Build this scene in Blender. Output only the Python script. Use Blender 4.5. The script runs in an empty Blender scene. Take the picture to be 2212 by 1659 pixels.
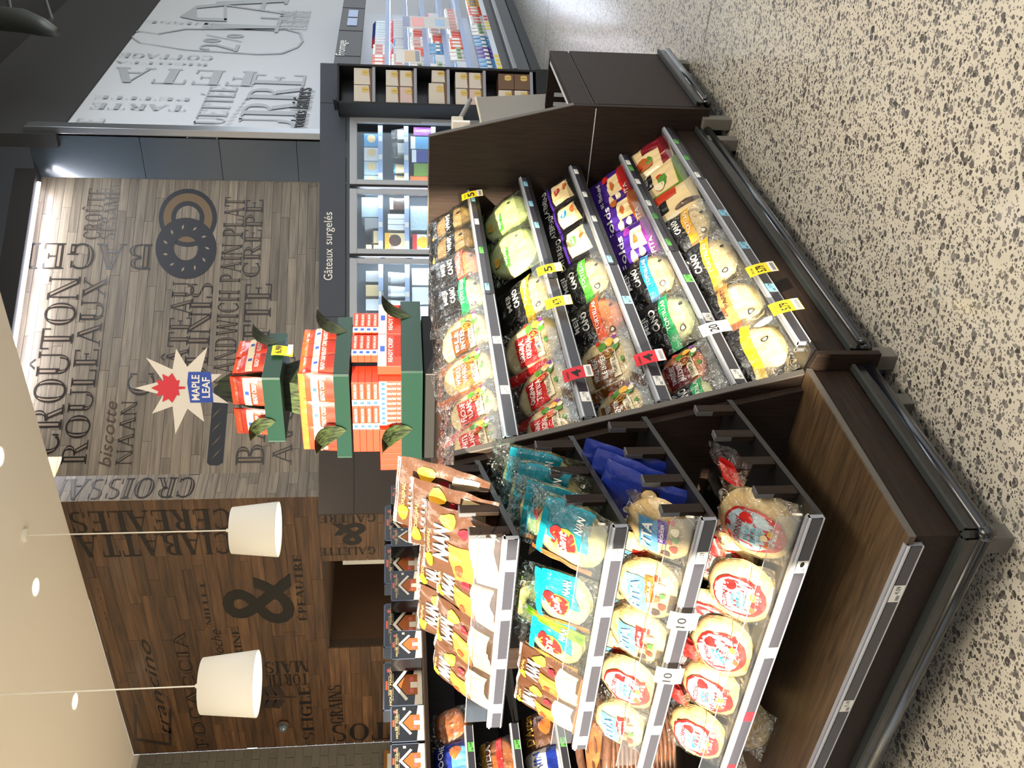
import bpy, math, random
from mathutils import Vector, Matrix, noise as mnoise
random.seed(7)
S = bpy.context.scene
COL = S.collection
PI = math.pi
# ---------------------------------------------------------------- camera (held sideways, like the photograph)
RIGHT = Vector((0.5862, -0.8101, -0.0064)); DOWN = Vector((-0.1009, -0.0659, -0.9927)); FWD = Vector((0.8038, 0.5825, -0.1205))
FWD.normalize(); RIGHT = (RIGHT - FWD*RIGHT.dot(FWD)).normalized(); DOWN = FWD.cross(RIGHT)
EYE = Vector((0, 0, 1.5)); FPX = 2040.0
cd = bpy.data.cameras.new('camera'); cam = bpy.data.objects.new('camera', cd); COL.objects.link(cam)
cd.sensor_width = 36.0; cd.lens = FPX/2212*36.0; cd.clip_end = 200
cam.matrix_world = Matrix((( DOWN.x, RIGHT.x, -FWD.x, EYE.x), (DOWN.y, RIGHT.y, -FWD.y, EYE.y), (DOWN.z, RIGHT.z, -FWD.z, EYE.z), (0, 0, 0, 1)))
S.camera = cam
def ray(px, py): return RIGHT*(829.5 - py) + DOWN*(px - 1106.0) + FWD*FPX
def hit(px, py, p0, n):
    d = ray(px, py); n = Vector(n); return EYE + d*((Vector(p0) - EYE).dot(n)/d.dot(n))
def on_x(px, py, x): return hit(px, py, (x, 0, 0), (1, 0, 0))
def on_y(px, py, y): return hit(px, py, (0, y, 0), (0, 1, 0))
def on_z(px, py, z): return hit(px, py, (0, 0, z), (0, 0, 1))
# ---------------------------------------------------------------- world, sun, large lights, exposure
S.view_settings.view_transform = 'Standard'; S.view_settings.look = 'None'
S.view_settings.exposure = 0.0; S.view_settings.gamma = 1.0; S.view_settings.use_curve_mapping = False
w = bpy.data.worlds.new('world'); S.world = w; w.use_nodes = True
w.node_tree.nodes['Background'].inputs[0].default_value = (0.86, 0.93, 1.0, 1); w.node_tree.nodes['Background'].inputs[1].default_value = 1.5
SUND = Vector((0.92, 0.24, -0.25)).normalized()
sl = bpy.data.lights.new('sun', 'SUN'); sl.energy = 30.0; sl.color = (1.0, 0.88, 0.68); sl.angle = 0.012
so = bpy.data.objects.new('sun', sl); COL.objects.link(so); so.rotation_euler = SUND.to_track_quat('-Z', 'Y').to_euler(); so.location = (-5, -2, 6)
def area(name, loc, sx, sy, e, col=(1, 0.93, 0.82), aim=(0, 0, -1), spread=PI):
    l = bpy.data.lights.new(name, 'AREA'); l.shape = 'RECTANGLE'; l.size = sx; l.size_y = sy; l.energy = e; l.color = col; l.spread = spread
    o = bpy.data.objects.new(name, l); COL.objects.link(o); o.location = loc; o.rotation_euler = Vector(aim).to_track_quat('-Z', 'Y').to_euler(); return o
area('ceiling_light_aisle', (2.0, -1.6, 4.6), 5.0, 1.0, 260, (1, 0.93, 0.82))
area('ceiling_light_bakery', (1.5, 3.6, 4.6), 5.0, 0.8, 110, (1, 0.9, 0.75))
area('ceiling_light_dairy', (9.6, 0.4, 5.9), 6.0, 1.0, 260, (0.86, 0.92, 1.0))
# ---------------------------------------------------------------- materials
MATS = {}
def _nt(name):
    m = bpy.data.materials.new(name); m.use_nodes = True; nt = m.node_tree; return m, nt, nt.nodes['Principled BSDF']
def srgb(c):
    if isinstance(c, str):
        c = c.lstrip('#'); c = [int(c[i:i+2], 16)/255 for i in (0, 2, 4)]
    return tuple((v/12.92 if v <= 0.04045 else ((v + 0.055)/1.055)**2.4) for v in c)
def mat(name, col, rough=0.6, metal=0.0, coat=0.0, bump=0.0, bscale=40, emit=0.0, var=0.0, vscale=8, objvar=0.0, spec=0.5):
    """plain procedural material: colour with optional noise variation and fine relief"""
    if name in MATS: return MATS[name]
    m, nt, b = _nt(name); N = nt.nodes; L = nt.links
    c = srgb(col); b.inputs['Base Color'].default_value = (*c, 1); b.inputs['Roughness'].default_value = rough
    b.inputs['Metallic'].default_value = metal; b.inputs['Coat Weight'].default_value = coat; b.inputs['Coat Roughness'].default_value = 0.12
    b.inputs['Specular IOR Level'].default_value = spec
    tc = N.new('ShaderNodeTexCoord')
    if var or objvar:
        hs = N.new('ShaderNodeHueSaturation'); hs.inputs['Color'].default_value = (*c, 1)
        add = N.new('ShaderNodeMath'); add.operation = 'MULTIPLY_ADD'; add.inputs[1].default_value = var*2; add.inputs[2].default_value = 1 - var
        nz = N.new('ShaderNodeTexNoise'); nz.inputs['Scale'].default_value = vscale; nz.inputs['Detail'].default_value = 4
        L.new(tc.outputs['Object'], nz.inputs['Vector']); L.new(nz.outputs['Fac'], add.inputs[0])
        if objvar:
            oi = N.new('ShaderNodeObjectInfo'); a2 = N.new('ShaderNodeMath'); a2.operation = 'MULTIPLY_ADD'; a2.inputs[1].default_value = objvar
            L.new(oi.outputs['Random'], a2.inputs[0]); L.new(add.outputs[0], a2.inputs[2]); a3 = N.new('ShaderNodeMath'); a3.operation = 'SUBTRACT'; a3.inputs[1].default_value = objvar/2
            L.new(a2.outputs[0], a3.inputs[0]); L.new(a3.outputs[0], hs.inputs['Value'])
        else: L.new(add.outputs[0], hs.inputs['Value'])
        L.new(hs.outputs[0], b.inputs['Base Color'])
    if bump:
        nz2 = N.new('ShaderNodeTexNoise'); nz2.inputs['Scale'].default_value = bscale; nz2.inputs['Detail'].default_value = 3
        bp = N.new('ShaderNodeBump'); bp.inputs['Strength'].default_value = bump; bp.inputs['Distance'].default_value = 0.01
        L.new(tc.outputs['Object'], nz2.inputs['Vector']); L.new(nz2.outputs['Fac'], bp.inputs['Height']); L.new(bp.outputs[0], b.inputs['Normal']); L.new(bp.outputs[0], b.inputs['Coat Normal'])
    if emit:
        b.inputs['Emission Color'].default_value = (*c, 1); b.inputs['Emission Strength'].default_value = emit
    MATS[name] = m; return m
def film_mat(name, tint='#ffffff', gloss=0.16, rough=0.12, bump=0.6, bscale=28):
    """thin clear wrap: mostly see-through, crinkled shine"""
    if name in MATS: return MATS[name]
    m, nt, b = _nt(name); N = nt.nodes; L = nt.links; N.remove(b)
    tr = N.new('ShaderNodeBsdfTransparent'); tr.inputs[0].default_value = (*srgb(tint), 1)
    gl = N.new('ShaderNodeBsdfGlossy'); gl.inputs['Roughness'].default_value = rough; gl.inputs['Color'].default_value = (1, 1, 1, 1)
    lw = N.new('ShaderNodeLayerWeight'); lw.inputs['Blend'].default_value = 0.35
    ma = N.new('ShaderNodeMath'); ma.operation = 'MULTIPLY_ADD'; ma.inputs[1].default_value = 0.25; ma.inputs[2].default_value = gloss; ma.use_clamp = True
    mx = N.new('ShaderNodeMixShader'); L.new(lw.outputs['Fresnel'], ma.inputs[0]); L.new(ma.outputs[0], mx.inputs[0]); L.new(tr.outputs[0], mx.inputs[1]); L.new(gl.outputs[0], mx.inputs[2])
    if bump:
        tc = N.new('ShaderNodeTexCoord'); nz = N.new('ShaderNodeTexNoise'); nz.inputs['Scale'].default_value = bscale; nz.inputs['Detail'].default_value = 3; nz.inputs['Distortion'].default_value = 1.5
        bp = N.new('ShaderNodeBump'); bp.inputs['Strength'].default_value = bump; bp.inputs['Distance'].default_value = 0.02
        L.new(tc.outputs['Object'], nz.inputs['Vector']); L.new(nz.outputs['Fac'], bp.inputs['Height']); L.new(bp.outputs[0], gl.inputs['Normal']); L.new(bp.outputs[0], lw.inputs['Normal'])
    L.new(mx.outputs[0], N['Material Output'].inputs[0]); MATS[name] = m; return m
def wood_mat(name, c1, c2, axis=0, rough=0.45, objvar=0.5, scale=1.0, coat=0.0, spec=0.5):
    """grain stretched along a local axis, tint differs from board to board"""
    if name in MATS: return MATS[name]
    m, nt, b = _nt(name); N = nt.nodes; L = nt.links
    tc = N.new('ShaderNodeTexCoord'); mp = N.new('ShaderNodeMapping'); sc = [26*scale]*3; sc[axis] = 1.6*scale; mp.inputs['Scale'].default_value = sc
    oi = N.new('ShaderNodeObjectInfo'); va = N.new('ShaderNodeVectorMath'); va.operation = 'MULTIPLY_ADD'; va.inputs[1].default_value = (37, 53, 71)
    L.new(oi.outputs['Random'], va.inputs[0]); L.new(tc.outputs['Object'], va.inputs[2]); L.new(va.outputs[0], mp.inputs['Vector'])
    nz = N.new('ShaderNodeTexNoise'); nz.inputs['Scale'].default_value = 1.0; nz.inputs['Detail'].default_value = 6; nz.inputs['Distortion'].default_value = 0.6; L.new(mp.outputs[0], nz.inputs['Vector'])
    cr = N.new('ShaderNodeValToRGB'); cr.color_ramp.elements[0].color = (*srgb(c1), 1); cr.color_ramp.elements[1].color = (*srgb(c2), 1); cr.color_ramp.elements[0].position = 0.3; cr.color_ramp.elements[1].position = 0.72
    L.new(nz.outputs['Fac'], cr.inputs[0]); hs = N.new('ShaderNodeHueSaturation'); L.new(cr.outputs[0], hs.inputs['Color'])
    ma = N.new('ShaderNodeMath'); ma.operation = 'MULTIPLY_ADD'; ma.inputs[1].default_value = objvar; ma.inputs[2].default_value = 1 - objvar/2; L.new(oi.outputs['Random'], ma.inputs[0]); L.new(ma.outputs[0], hs.inputs['Value'])
    L.new(hs.outputs[0], b.inputs['Base Color']); b.inputs['Roughness'].default_value = rough; b.inputs['Specular IOR Level'].default_value = spec; b.inputs['Coat Weight'].default_value = coat; b.inputs['Coat Roughness'].default_value = 0.2
    MATS[name] = m; return m
def terrazzo():
    m, nt, b = _nt('terrazzo'); N = nt.nodes; L = nt.links
    tc = N.new('ShaderNodeTexCoord')
    wn = N.new('ShaderNodeTexNoise'); wn.inputs['Scale'].default_value = 60; wn.inputs['Detail'].default_value = 2
    wv = N.new('ShaderNodeVectorMath'); wv.operation = 'MULTIPLY_ADD'; wv.inputs[1].default_value = (0.012, 0.012, 0.0); L.new(tc.outputs['Object'], wn.inputs['Vector']); L.new(wn.outputs['Color'], wv.inputs[0]); L.new(tc.outputs['Object'], wv.inputs[2])
    base = N.new('ShaderNodeValToRGB'); base.color_ramp.elements[0].color = (*srgb('#b6b0a1'), 1); base.color_ramp.elements[1].color = (*srgb('#d6cfbf'), 1)
    n2 = N.new('ShaderNodeTexNoise'); n2.inputs['Scale'].default_value = 9; n2.inputs['Detail'].default_value = 6; L.new(tc.outputs['Object'], n2.inputs['Vector']); L.new(n2.outputs['Fac'], base.inputs[0])
    cur = base.outputs[0]
    for sc, thr, prob in ((34, 0.29, 0.40), (66, 0.33, 0.48), (125, 0.32, 0.42)):
        vo = N.new('ShaderNodeTexVoronoi'); vo.voronoi_dimensions = '2D'; vo.inputs['Scale'].default_value = sc; vo.inputs['Randomness'].default_value = 1.0; L.new(wv.outputs[0], vo.inputs['Vector'])
        sp = N.new('ShaderNodeSeparateColor'); L.new(vo.outputs['Color'], sp.inputs[0])
        # chip where the distance is under a per-cell size and the cell was picked
        sz = N.new('ShaderNodeMath'); sz.operation = 'MULTIPLY_ADD'; sz.inputs[1].default_value = 0.28; sz.inputs[2].default_value = thr - 0.14; L.new(sp.outputs[1], sz.inputs[0])
        lt = N.new('ShaderNodeMath'); lt.operation = 'LESS_THAN'; L.new(vo.outputs['Distance'], lt.inputs[0]); L.new(sz.outputs[0], lt.inputs[1])
        pk = N.new('ShaderNodeMath'); pk.operation = 'LESS_THAN'; pk.inputs[1].default_value = prob; L.new(sp.outputs[0], pk.inputs[0])
        an = N.new('ShaderNodeMath'); an.operation = 'MULTIPLY'; L.new(lt.outputs[0], an.inputs[0]); L.new(pk.outputs[0], an.inputs[1])
        cc = N.new('ShaderNodeValToRGB'); cc.color_ramp.elements[0].color = (*srgb('#3a3736'), 1); cc.color_ramp.elements[1].color = (*srgb('#8a857f'), 1); L.new(sp.outputs[2], cc.inputs[0])
        mx = N.new('ShaderNodeMix'); mx.data_type = 'RGBA'; L.new(an.outputs[0], mx.inputs['Factor']); L.new(cur, mx.inputs['A']); L.new(cc.outputs[0], mx.inputs['B']); cur = mx.outputs['Result']
    L.new(cur, b.inputs['Base Color']); b.inputs['Roughness'].default_value = 0.34; b.inputs['Coat Weight'].default_value = 1.0; b.inputs['Coat IOR'].default_value = 1.65; b.inputs['Coat Roughness'].default_value = 0.15
    MATS['terrazzo'] = m; return m
# ---------------------------------------------------------------- mesh helpers
class MB:
    """collects faces; build() links them as ONE mesh object"""
    def __init__(s): s.v = []; s.f = []
    def add(s, vs, fs):
        o = len(s.v); s.v += [tuple(p) for p in vs]; s.f += [tuple(i + o for i in f) for f in fs]; return s
    def box(s, x0, x1, y0, y1, z0, z1):
        return s.add([(x0,y0,z0),(x1,y0,z0),(x1,y1,z0),(x0,y1,z0),(x0,y0,z1),(x1,y0,z1),(x1,y1,z1),(x0,y1,z1)], [(0,3,2,1),(4,5,6,7),(0,1,5,4),(1,2,6,5),(2,3,7,6),(3,0,4,7)])
    def bar(s, p, q, hw, hh, up=(0,0,1)):
        p = Vector(p); q = Vector(q); d = (q - p).normalized(); u = Vector(up); r = d.cross(u)
        if r.length < 1e-4: r = d.cross(Vector((1,0,0)))
        r.normalize(); u = r.cross(d); vs = [a + r*i*hw + u*j*hh for a in (p, q) for i, j in ((-1,-1),(1,-1),(1,1),(-1,1))]
        return s.add(vs, [(0,1,2,3),(7,6,5,4),(0,4,5,1),(1,5,6,2),(2,6,7,3),(3,7,4,0)])
    def tube(s, pts, r, n=8, cap=True):
        pts = [Vector(p) for p in pts]; rs = r if isinstance(r, (list, tuple)) else [r]*len(pts); vs = []; fs = []; prev = None
        for i, p in enumerate(pts):
            d = (pts[min(i+1, len(pts)-1)] - pts[max(i-1, 0)]).normalized()
            a = prev if prev is not None else (Vector((0,0,1)) if abs(d.z) < 0.9 else Vector((1,0,0)))
            x = (a - d*a.dot(d)).normalized(); prev = x; y = d.cross(x)
            vs += [p + (x*math.cos(2*PI*k/n) + y*math.sin(2*PI*k/n))*rs[i] for k in range(n)]
        for i in range(len(pts)-1): fs += [(i*n+k, i*n+(k+1)%n, (i+1)*n+(k+1)%n, (i+1)*n+k) for k in range(n)]
        if cap: fs += [tuple(range(n-1, -1, -1)), tuple((len(pts)-1)*n + k for k in range(n))]
        return s.add(vs, fs)
    def lathe(s, prof, n=32, c=(0,0,0)):
        vs = [(c[0] + r*math.cos(2*PI*k/n), c[1] + r*math.sin(2*PI*k/n), c[2] + z) for r, z in prof for k in range(n)]
        return s.add(vs, [(i*n+k, i*n+(k+1)%n, (i+1)*n+(k+1)%n, (i+1)*n+k) for i in range(len(prof)-1) for k in range(n)])
    def prism(s, poly, o, a, b, ext):
        """poly of (p,q) in axes a,b from o, pushed along ext"""
        o = Vector(o); a = Vector(a); b = Vector(b); e = Vector(ext); n = len(poly)
        bot = [o + a*p + b*q for p, q in poly]
        return s.add(bot + [v + e for v in bot], [tuple(range(n-1, -1, -1)), tuple(range(n, 2*n))] + [(i, (i+1)%n, n+(i+1)%n, n+i) for i in range(n)])
    def grid(s, fn, nu, nv, wrap=False):
        vs = [fn(i/nu, j/nv) for j in range(nv+1) for i in range(nu+1)]
        return s.add(vs, [(j*(nu+1)+i, j*(nu+1)+i+1, (j+1)*(nu+1)+i+1, (j+1)*(nu+1)+i) for j in range(nv) for i in range(nu)])
    def build(s, name, m, parent=None, smooth=False, bevel=0.0, loc=None, rel=False):
        if rel: o = parent.location; s.v = [(v[0]-o.x, v[1]-o.y, v[2]-o.z) for v in s.v]   # points were given in world space
        me = bpy.data.meshes.new(name); me.from_pydata(s.v, [], s.f); me.update()
        if m is not None: me.materials.append(MATS[m] if isinstance(m, str) else m)
        if smooth: me.polygons.foreach_set('use_smooth', [True]*len(me.polygons))
        o = bpy.data.objects.new(name, me); COL.objects.link(o)
        if parent is not None: o.parent = parent
        if loc is not None: o.location = loc
        if bevel:
            md = o.modifiers.new('bevel', 'BEVEL'); md.width = bevel; md.segments = 2; md.limit_method = 'ANGLE'
        return o
def tag(o, label, cat=None, group=None, kind=None):
    if label: o['label'] = label
    if cat: o['category'] = cat
    if group: o['group'] = group
    if kind: o['kind'] = kind
    return o
def thing(name, label, cat, loc=(0,0,0), rz=0.0, group=None, rx=0.0, ry=0.0, mw=None):
    o = bpy.data.objects.new(name, None); COL.objects.link(o); o.empty_display_size = 0.05
    if mw is not None: o.matrix_world = mw
    else: o.location = loc; o.rotation_euler = (rx, ry, rz)
    return tag(o, label, cat, group)
def struct(o): o['kind'] = 'structure'; return o
def box_part(name, m, parent, x0, x1, y0, y1, z0, z1, bevel=0.0): return MB().box(x0, x1, y0, y1, z0, z1).build(name, m, parent, bevel=bevel)
def copy_tree(o, parent=None):
    c = o.copy(); COL.objects.link(c); c.parent = parent
    for ch in list(o.children): copy_tree(ch, c)
    return c
# ---------------------------------------------------------------- lettering
_txt = {}
def text_mesh(t, bold=0.0):
    """flat glyph outlines, normalised: x from 0 to width, cap height 1"""
    k = (t, bold)
    if k not in _txt:
        cu = bpy.data.curves.new('t', 'FONT'); cu.body = t; cu.size = 1.0; cu.resolution_u = 3; cu.offset = bold; ob = bpy.data.objects.new('t', cu)
        me = bpy.data.meshes.new_from_object(ob); vs = [tuple(v.co) for v in me.vertices]; fs = [tuple(p.vertices) for p in me.polygons]
        bpy.data.objects.remove(ob); bpy.data.curves.remove(cu); bpy.data.meshes.remove(me)
        x0 = min(v[0] for v in vs); x1 = max(v[0] for v in vs); y0 = min(v[1] for v in vs); y1 = max(v[1] for v in vs)
        _txt[k] = ([((v[0]-x0), (v[1]-y0)) for v in vs], fs, x1-x0, y1-y0)
    return _txt[k]
def place_text(mb, t, fn, bold=0.0, shear=0.0):
    """fn maps (0..1, 0..1) over the text's box to a point"""
    vs, fs, W, H = text_mesh(t, bold)
    mb.add([fn(min(1, max(0, (x + shear*y)/(W + shear*H))), y/H) for x, y in vs], fs); return mb
# slab-serif capitals drawn from stems, bars and modulated bowls (width, strokes)
TK, TN, SE = 0.20, 0.055, 0.05
def _stem(x, w=TK, y0=0, y1=1, s=1): 
    q = [('r', x, y0, x+w, y1)]
    if s: q += [('r', x-0.07, y0, x+w+0.07, y0+SE), ('r', x-0.07, y1-SE, x+w+0.07, y1)]
    return q
def _hair(x, y0=0, y1=1): return _stem(x, TN, y0, y1)
def _arc(cx, cy, rx, ry, a0, a1, t=TK): return [('a', cx, cy, rx, ry, a0, a1, t)]
def _dg(x0, x1, w, y0=0, y1=1): return [('d', x0, y0, x1, y1, w)]
GL = {
 'A': (0.86, _dg(0.08, 0.40, TN) + _dg(0.66, 0.34, 0.19) + [('r', 0.2, 0.30, 0.62, 0.36), ('r', -0.02, 0, 0.22, SE), ('r', 0.56, 0, 0.90, SE)]),
 'B': (0.74, _stem(0.07) + _arc(0.30, 0.755, 0.34, 0.245, -90, 90, 0.17) + _arc(0.32, 0.26, 0.38, 0.26, -90, 90, 0.18)),
 'C': (0.78, _arc(0.42, 0.5, 0.40, 0.51, 50, 310) + [('r', 0.66, 0.68, 0.71, 0.95), ('r', 0.66, 0.05, 0.71, 0.25)]),
 'D': (0.82, _stem(0.07) + _arc(0.34, 0.5, 0.42, 0.5, -90, 90)),
 'E': (0.70, _stem(0.07) + [('r', 0.27, 0.95, 0.64, 1), ('r', 0.27, 0, 0.66, 0.05), ('r', 0.27, 0.48, 0.5, 0.53), ('r', 0.59, 0.78, 0.64, 1), ('r', 0.61, 0, 0.66, 0.24), ('r', 0.47, 0.4, 0.51, 0.61)]),
 'F': (0.66, _stem(0.07) + [('r', 0.27, 0.95, 0.62, 1), ('r', 0.27, 0.48, 0.5, 0.53), ('r', 0.57, 0.76, 0.62, 1), ('r', 0.47, 0.4, 0.51, 0.61)]),
 'G': (0.84, _arc(0.42, 0.5, 0.40, 0.51, 50, 310) + [('r', 0.66, 0.68, 0.71, 0.95), ('r', 0.6, 0.02, 0.76, 0.42), ('r', 0.5, 0.4, 0.84, 0.45)]),
 'H': (0.86, _stem(0.07) + _stem(0.59) + [('r', 0.27, 0.47, 0.6, 0.53)]),
 'I': (0.36, _stem(0.08)), 'L': (0.66, _stem(0.07) + [('r', 0.27, 0, 0.63, 0.05), ('r', 0.58, 0, 0.63, 0.3)]),
 'M': (1.0, _hair(0.08) + _stem(0.74) + _dg(0.46, 0.08, 0.19) + _dg(0.47, 0.76, TN)),
 'N': (0.88, _hair(0.08) + _hair(0.74) + _dg(0.62, 0.05, 0.20)),
 'O': (0.86, _arc(0.43, 0.5, 0.41, 0.51, 0, 360)), 'P': (0.70, _stem(0.07) + _arc(0.30, 0.72, 0.36, 0.28, -90, 90, 0.17)),
 'Q': (0.86, _arc(0.43, 0.5, 0.41, 0.51, 0, 360) + _dg(0.72, 0.46, 0.14, -0.12, 0.3)),
 'R': (0.80, _stem(0.07) + _arc(0.30, 0.74, 0.36, 0.26, -90, 90, 0.17) + _dg(0.58, 0.34, 0.19, 0, 0.5) + [('r', 0.5, 0, 0.84, SE)]),
 'S': (0.66, _arc(0.33, 0.755, 0.28, 0.255, 60, 270, 0.14) + _arc(0.33, 0.26, 0.30, 0.26, -120, 90, 0.15) + [('r', 0.54, 0.72, 0.59, 0.97), ('r', 0.04, 0.03, 0.09, 0.28)]),
 'T': (0.78, _stem(0.29) + [('r', 0.02, 0.95, 0.76, 1), ('r', 0.02, 0.72, 0.07, 1), ('r', 0.71, 0.72, 0.76, 1)]),
 'U': (0.84, _stem(0.07, TK, 0.3, 1, 0) + _stem(0.70, TN, 0.3, 1, 0) + _arc(0.41, 0.32, 0.34, 0.33, 180, 360, 0.14) + [('r', 0, 0.95, 0.34, 1), ('r', 0.62, 0.95, 0.86, 1)]),
 'V': (0.84, _dg(0.33, 0.04, 0.20) + _dg(0.42, 0.72, TN) + [('r', -0.02, 0.95, 0.30, 1), ('r', 0.62, 0.95, 0.88, 1)]),
 'W': (1.2, _dg(0.28, 0.04, 0.19) + _dg(0.36, 0.58, TN) + _dg(0.78, 0.52, 0.19) + _dg(0.86, 1.1, TN) + [('r', -0.02, 0.95, 0.3, 1), ('r', 0.98, 0.95, 1.24, 1)]),
 'X': (0.86, _dg(0.58, 0.06, 0.22) + _dg(0.08, 0.68, TN) + [('r', 0, 0.95, 0.34, 1), ('r', 0.56, 0.95, 0.82, 1), ('r', 0, 0, 0.24, SE), ('r', 0.52, 0, 0.88, SE)]),
 'Y': (0.82, _stem(0.31, TK, 0, 0.5, 0) + _dg(0.33, 0.04, 0.18, 0.45, 1) + _dg(0.46, 0.70, TN, 0.45, 1) + [('r', -0.02, 0.95, 0.3, 1), ('r', 0.6, 0.95, 0.86, 1), ('r', 0.24, 0, 0.58, SE)]),
 ' ': (0.45, []), '2': (0.66, _arc(0.32, 0.72, 0.27, 0.28, -30, 180, 0.14) + _dg(0.06, 0.46, 0.15, 0.04, 0.6) + [('r', 0.04, 0, 0.6, 0.1)]),
 '%': (0.9, _arc(0.2, 0.77, 0.17, 0.23, 0, 360, 0.1) + _arc(0.68, 0.23, 0.17, 0.23, 0, 360, 0.1) + _dg(0.16, 0.66, TN)) }
ACC = {'Â': ('A', '^'), 'Û': ('U', '^'), 'Ê': ('E', '^'), 'É': ('E', "'"), 'Ï': ('I', ':')}
def serif_polys(word, inline=False):
    x = 0; out = []
    for ch in word:
        acc = None
        if ch in ACC: ch, acc = ACC[ch]
        wd, st = GL[ch]
        for q in st:
            if q[0] == 'r':
                _, a, b, c, d = q
                if inline:
                    if c - a > 0.12 and d - b > 0.3: out.append([(x+a+(c-a)*.3, b+.1), (x+c-(c-a)*.3, b+.1), (x+c-(c-a)*.3, d-.1), (x+a+(c-a)*.3, d-.1)])
                else: out.append([(x+a, b), (x+c, b), (x+c, d), (x+a, d)])
            elif q[0] == 'd':
                _, a, b, c, d, t = q
                if inline:
                    if t > 0.12:
                        k0, k1 = .1, .9; A = lambda k: (a + (c-a)*k, b + (d-b)*k)
                        p0, p1 = A(k0), A(k1); out.append([(x+p0[0]+t*.3, p0[1]), (x+p0[0]+t*.7, p0[1]), (x+p1[0]+t*.7, p1[1]), (x+p1[0]+t*.3, p1[1])])
                else: out.append([(x+a, b), (x+a+t, b), (x+c+t, d), (x+c, d)])
            else:
                _, cx, cy, rx, ry, a0, a1, t = q; n = max(8, int(abs(a1-a0)/15)); ring = []
                for i in range(n+1):
                    a = math.radians(a0 + (a1-a0)*i/n); k = abs(math.cos(a))**1.5
                    ti, to = (0, 1) if not inline else (0.36, 0.64)
                    th = t*k + TN*(1-k); r_in = (rx - th, ry - (TN + (t-TN)*0.12))
                    po = (cx + rx*math.cos(a), cy + ry*math.sin(a)); pi_ = (cx + r_in[0]*math.cos(a), cy + r_in[1]*math.sin(a))
                    lerp = lambda f: (x + pi_[0] + (po[0]-pi_[0])*f, pi_[1] + (po[1]-pi_[1])*f); ring.append((lerp(ti), lerp(to), k))
                for i in range(n):
                    if inline and min(ring[i][2], ring[i+1][2]) < 0.45: continue
                    out.append([ring[i][0], ring[i][1], ring[i+1][1], ring[i+1][0]])
        if not inline and acc:
            m = x + wd/2
            if acc == '^': out += [[(m-.2, 1.08), (m-.12, 1.08), (m+.02, 1.22), (m-.04, 1.26)], [(m+.2, 1.08), (m+.12, 1.08), (m-.02, 1.22), (m+.04, 1.26)]]
            elif acc == "'": out += [[(m-.08, 1.07), (m, 1.05), (m+.14, 1.22), (m+.02, 1.24)]]
            else: out += [[(m-.15, 1.08), (m-.03, 1.08), (m-.03, 1.18), (m-.15, 1.18)], [(m+.03, 1.08), (m+.15, 1.08), (m+.15, 1.18), (m+.03, 1.18)]]
        x += wd + 0.07
    return out, x - 0.07
def place_serif(mb, word, fn, inline=False, nrm=Vector((0, 0, 0))):
    ps, W = serif_polys(word, inline)
    for i, p in enumerate(ps): mb.add([fn(px/W, py) + nrm*(0.0003*(i % 7)) for px, py in p], [tuple(range(len(p)))])
    return mb
# ================================================================ the setting
terrazzo()
mat('plaster_white', '#e6ddd0', 0.9, bump=0.05, bscale=120); mat('dark_ceiling', '#3c3c3d', 0.9); mat('plank_joint', '#3a2d22', 0.8)
wood_mat('mural_wood', '#73675a', '#a4957f', 0, 0.42, 0.42, 1.0, coat=0.12); wood_mat('mural_walnut', '#33231a', '#62462c', 0, 0.42, 0.6, 1.0, coat=0.12); mat('letter_dark', '#2a211c', 0.32, coat=0.3); mat('letter_inline', '#86745f', 0.5); mat('letter_mid', '#55432f', 0.5)
mat('dairy_white', '#d9dde2', 0.55); mat('dairy_letter', '#b3b8bd', 0.5); mat('black_letter', '#17181a', 0.4)
mat('slate_panel', '#4e5963', 0.22, coat=0.5); mat('brushed_metal', '#b9bcc0', 0.28, metal=0.9); mat('joint_line', '#8b8880', 0.7); mat('grout', '#d0c9ba', 0.9)
mat('wall_tile', '#6c675d', 0.35, objvar=0.18); mat('led', '#f4f2ff', 0.5, emit=9.0); mat('spot_glow', '#fff0d8', 0.5, emit=14.0); mat('steel_duct', '#5d605c', 0.45, metal=0.6)
mat('shade_white', '#ece8dc', 0.7); mat('cord_white', '#e8e2d4', 0.6); mat('sun_mask_grey', '#8f8a80', 0.8); mat('floor_line', '#6f6a62', 0.8)
fl = struct(MB().box(-8, 26, -14, 12, -0.1, 0).build('floor', 'terrazzo'))
MB().box(4.590, 4.596, -12, 1.9, 0.0, 0.0012).build('control_joint', 'floor_line', fl)
MB().box(9.60, 9.606, -12, 3.0, 0.0, 0.0012).build('control_joint', 'floor_line', fl)
MB().box(-4, 9.6, -3.6, -3.594, 0.0, 0.0012).build('control_joint', 'floor_line', fl)
ce = struct(MB().box(-4.2, 7.03, -6, 10.8, 4.7, 4.95).build('ceiling', 'plaster_white'))
struct(MB().box(7.03, 27, -12, 12, 6.4, 6.6).build('ceiling', 'dark_ceiling'))
struct(MB().box(7.03, 7.06, -12, 6.2, 4.9, 6.4).build('wall_bulkhead', 'dark_ceiling'))
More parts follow.
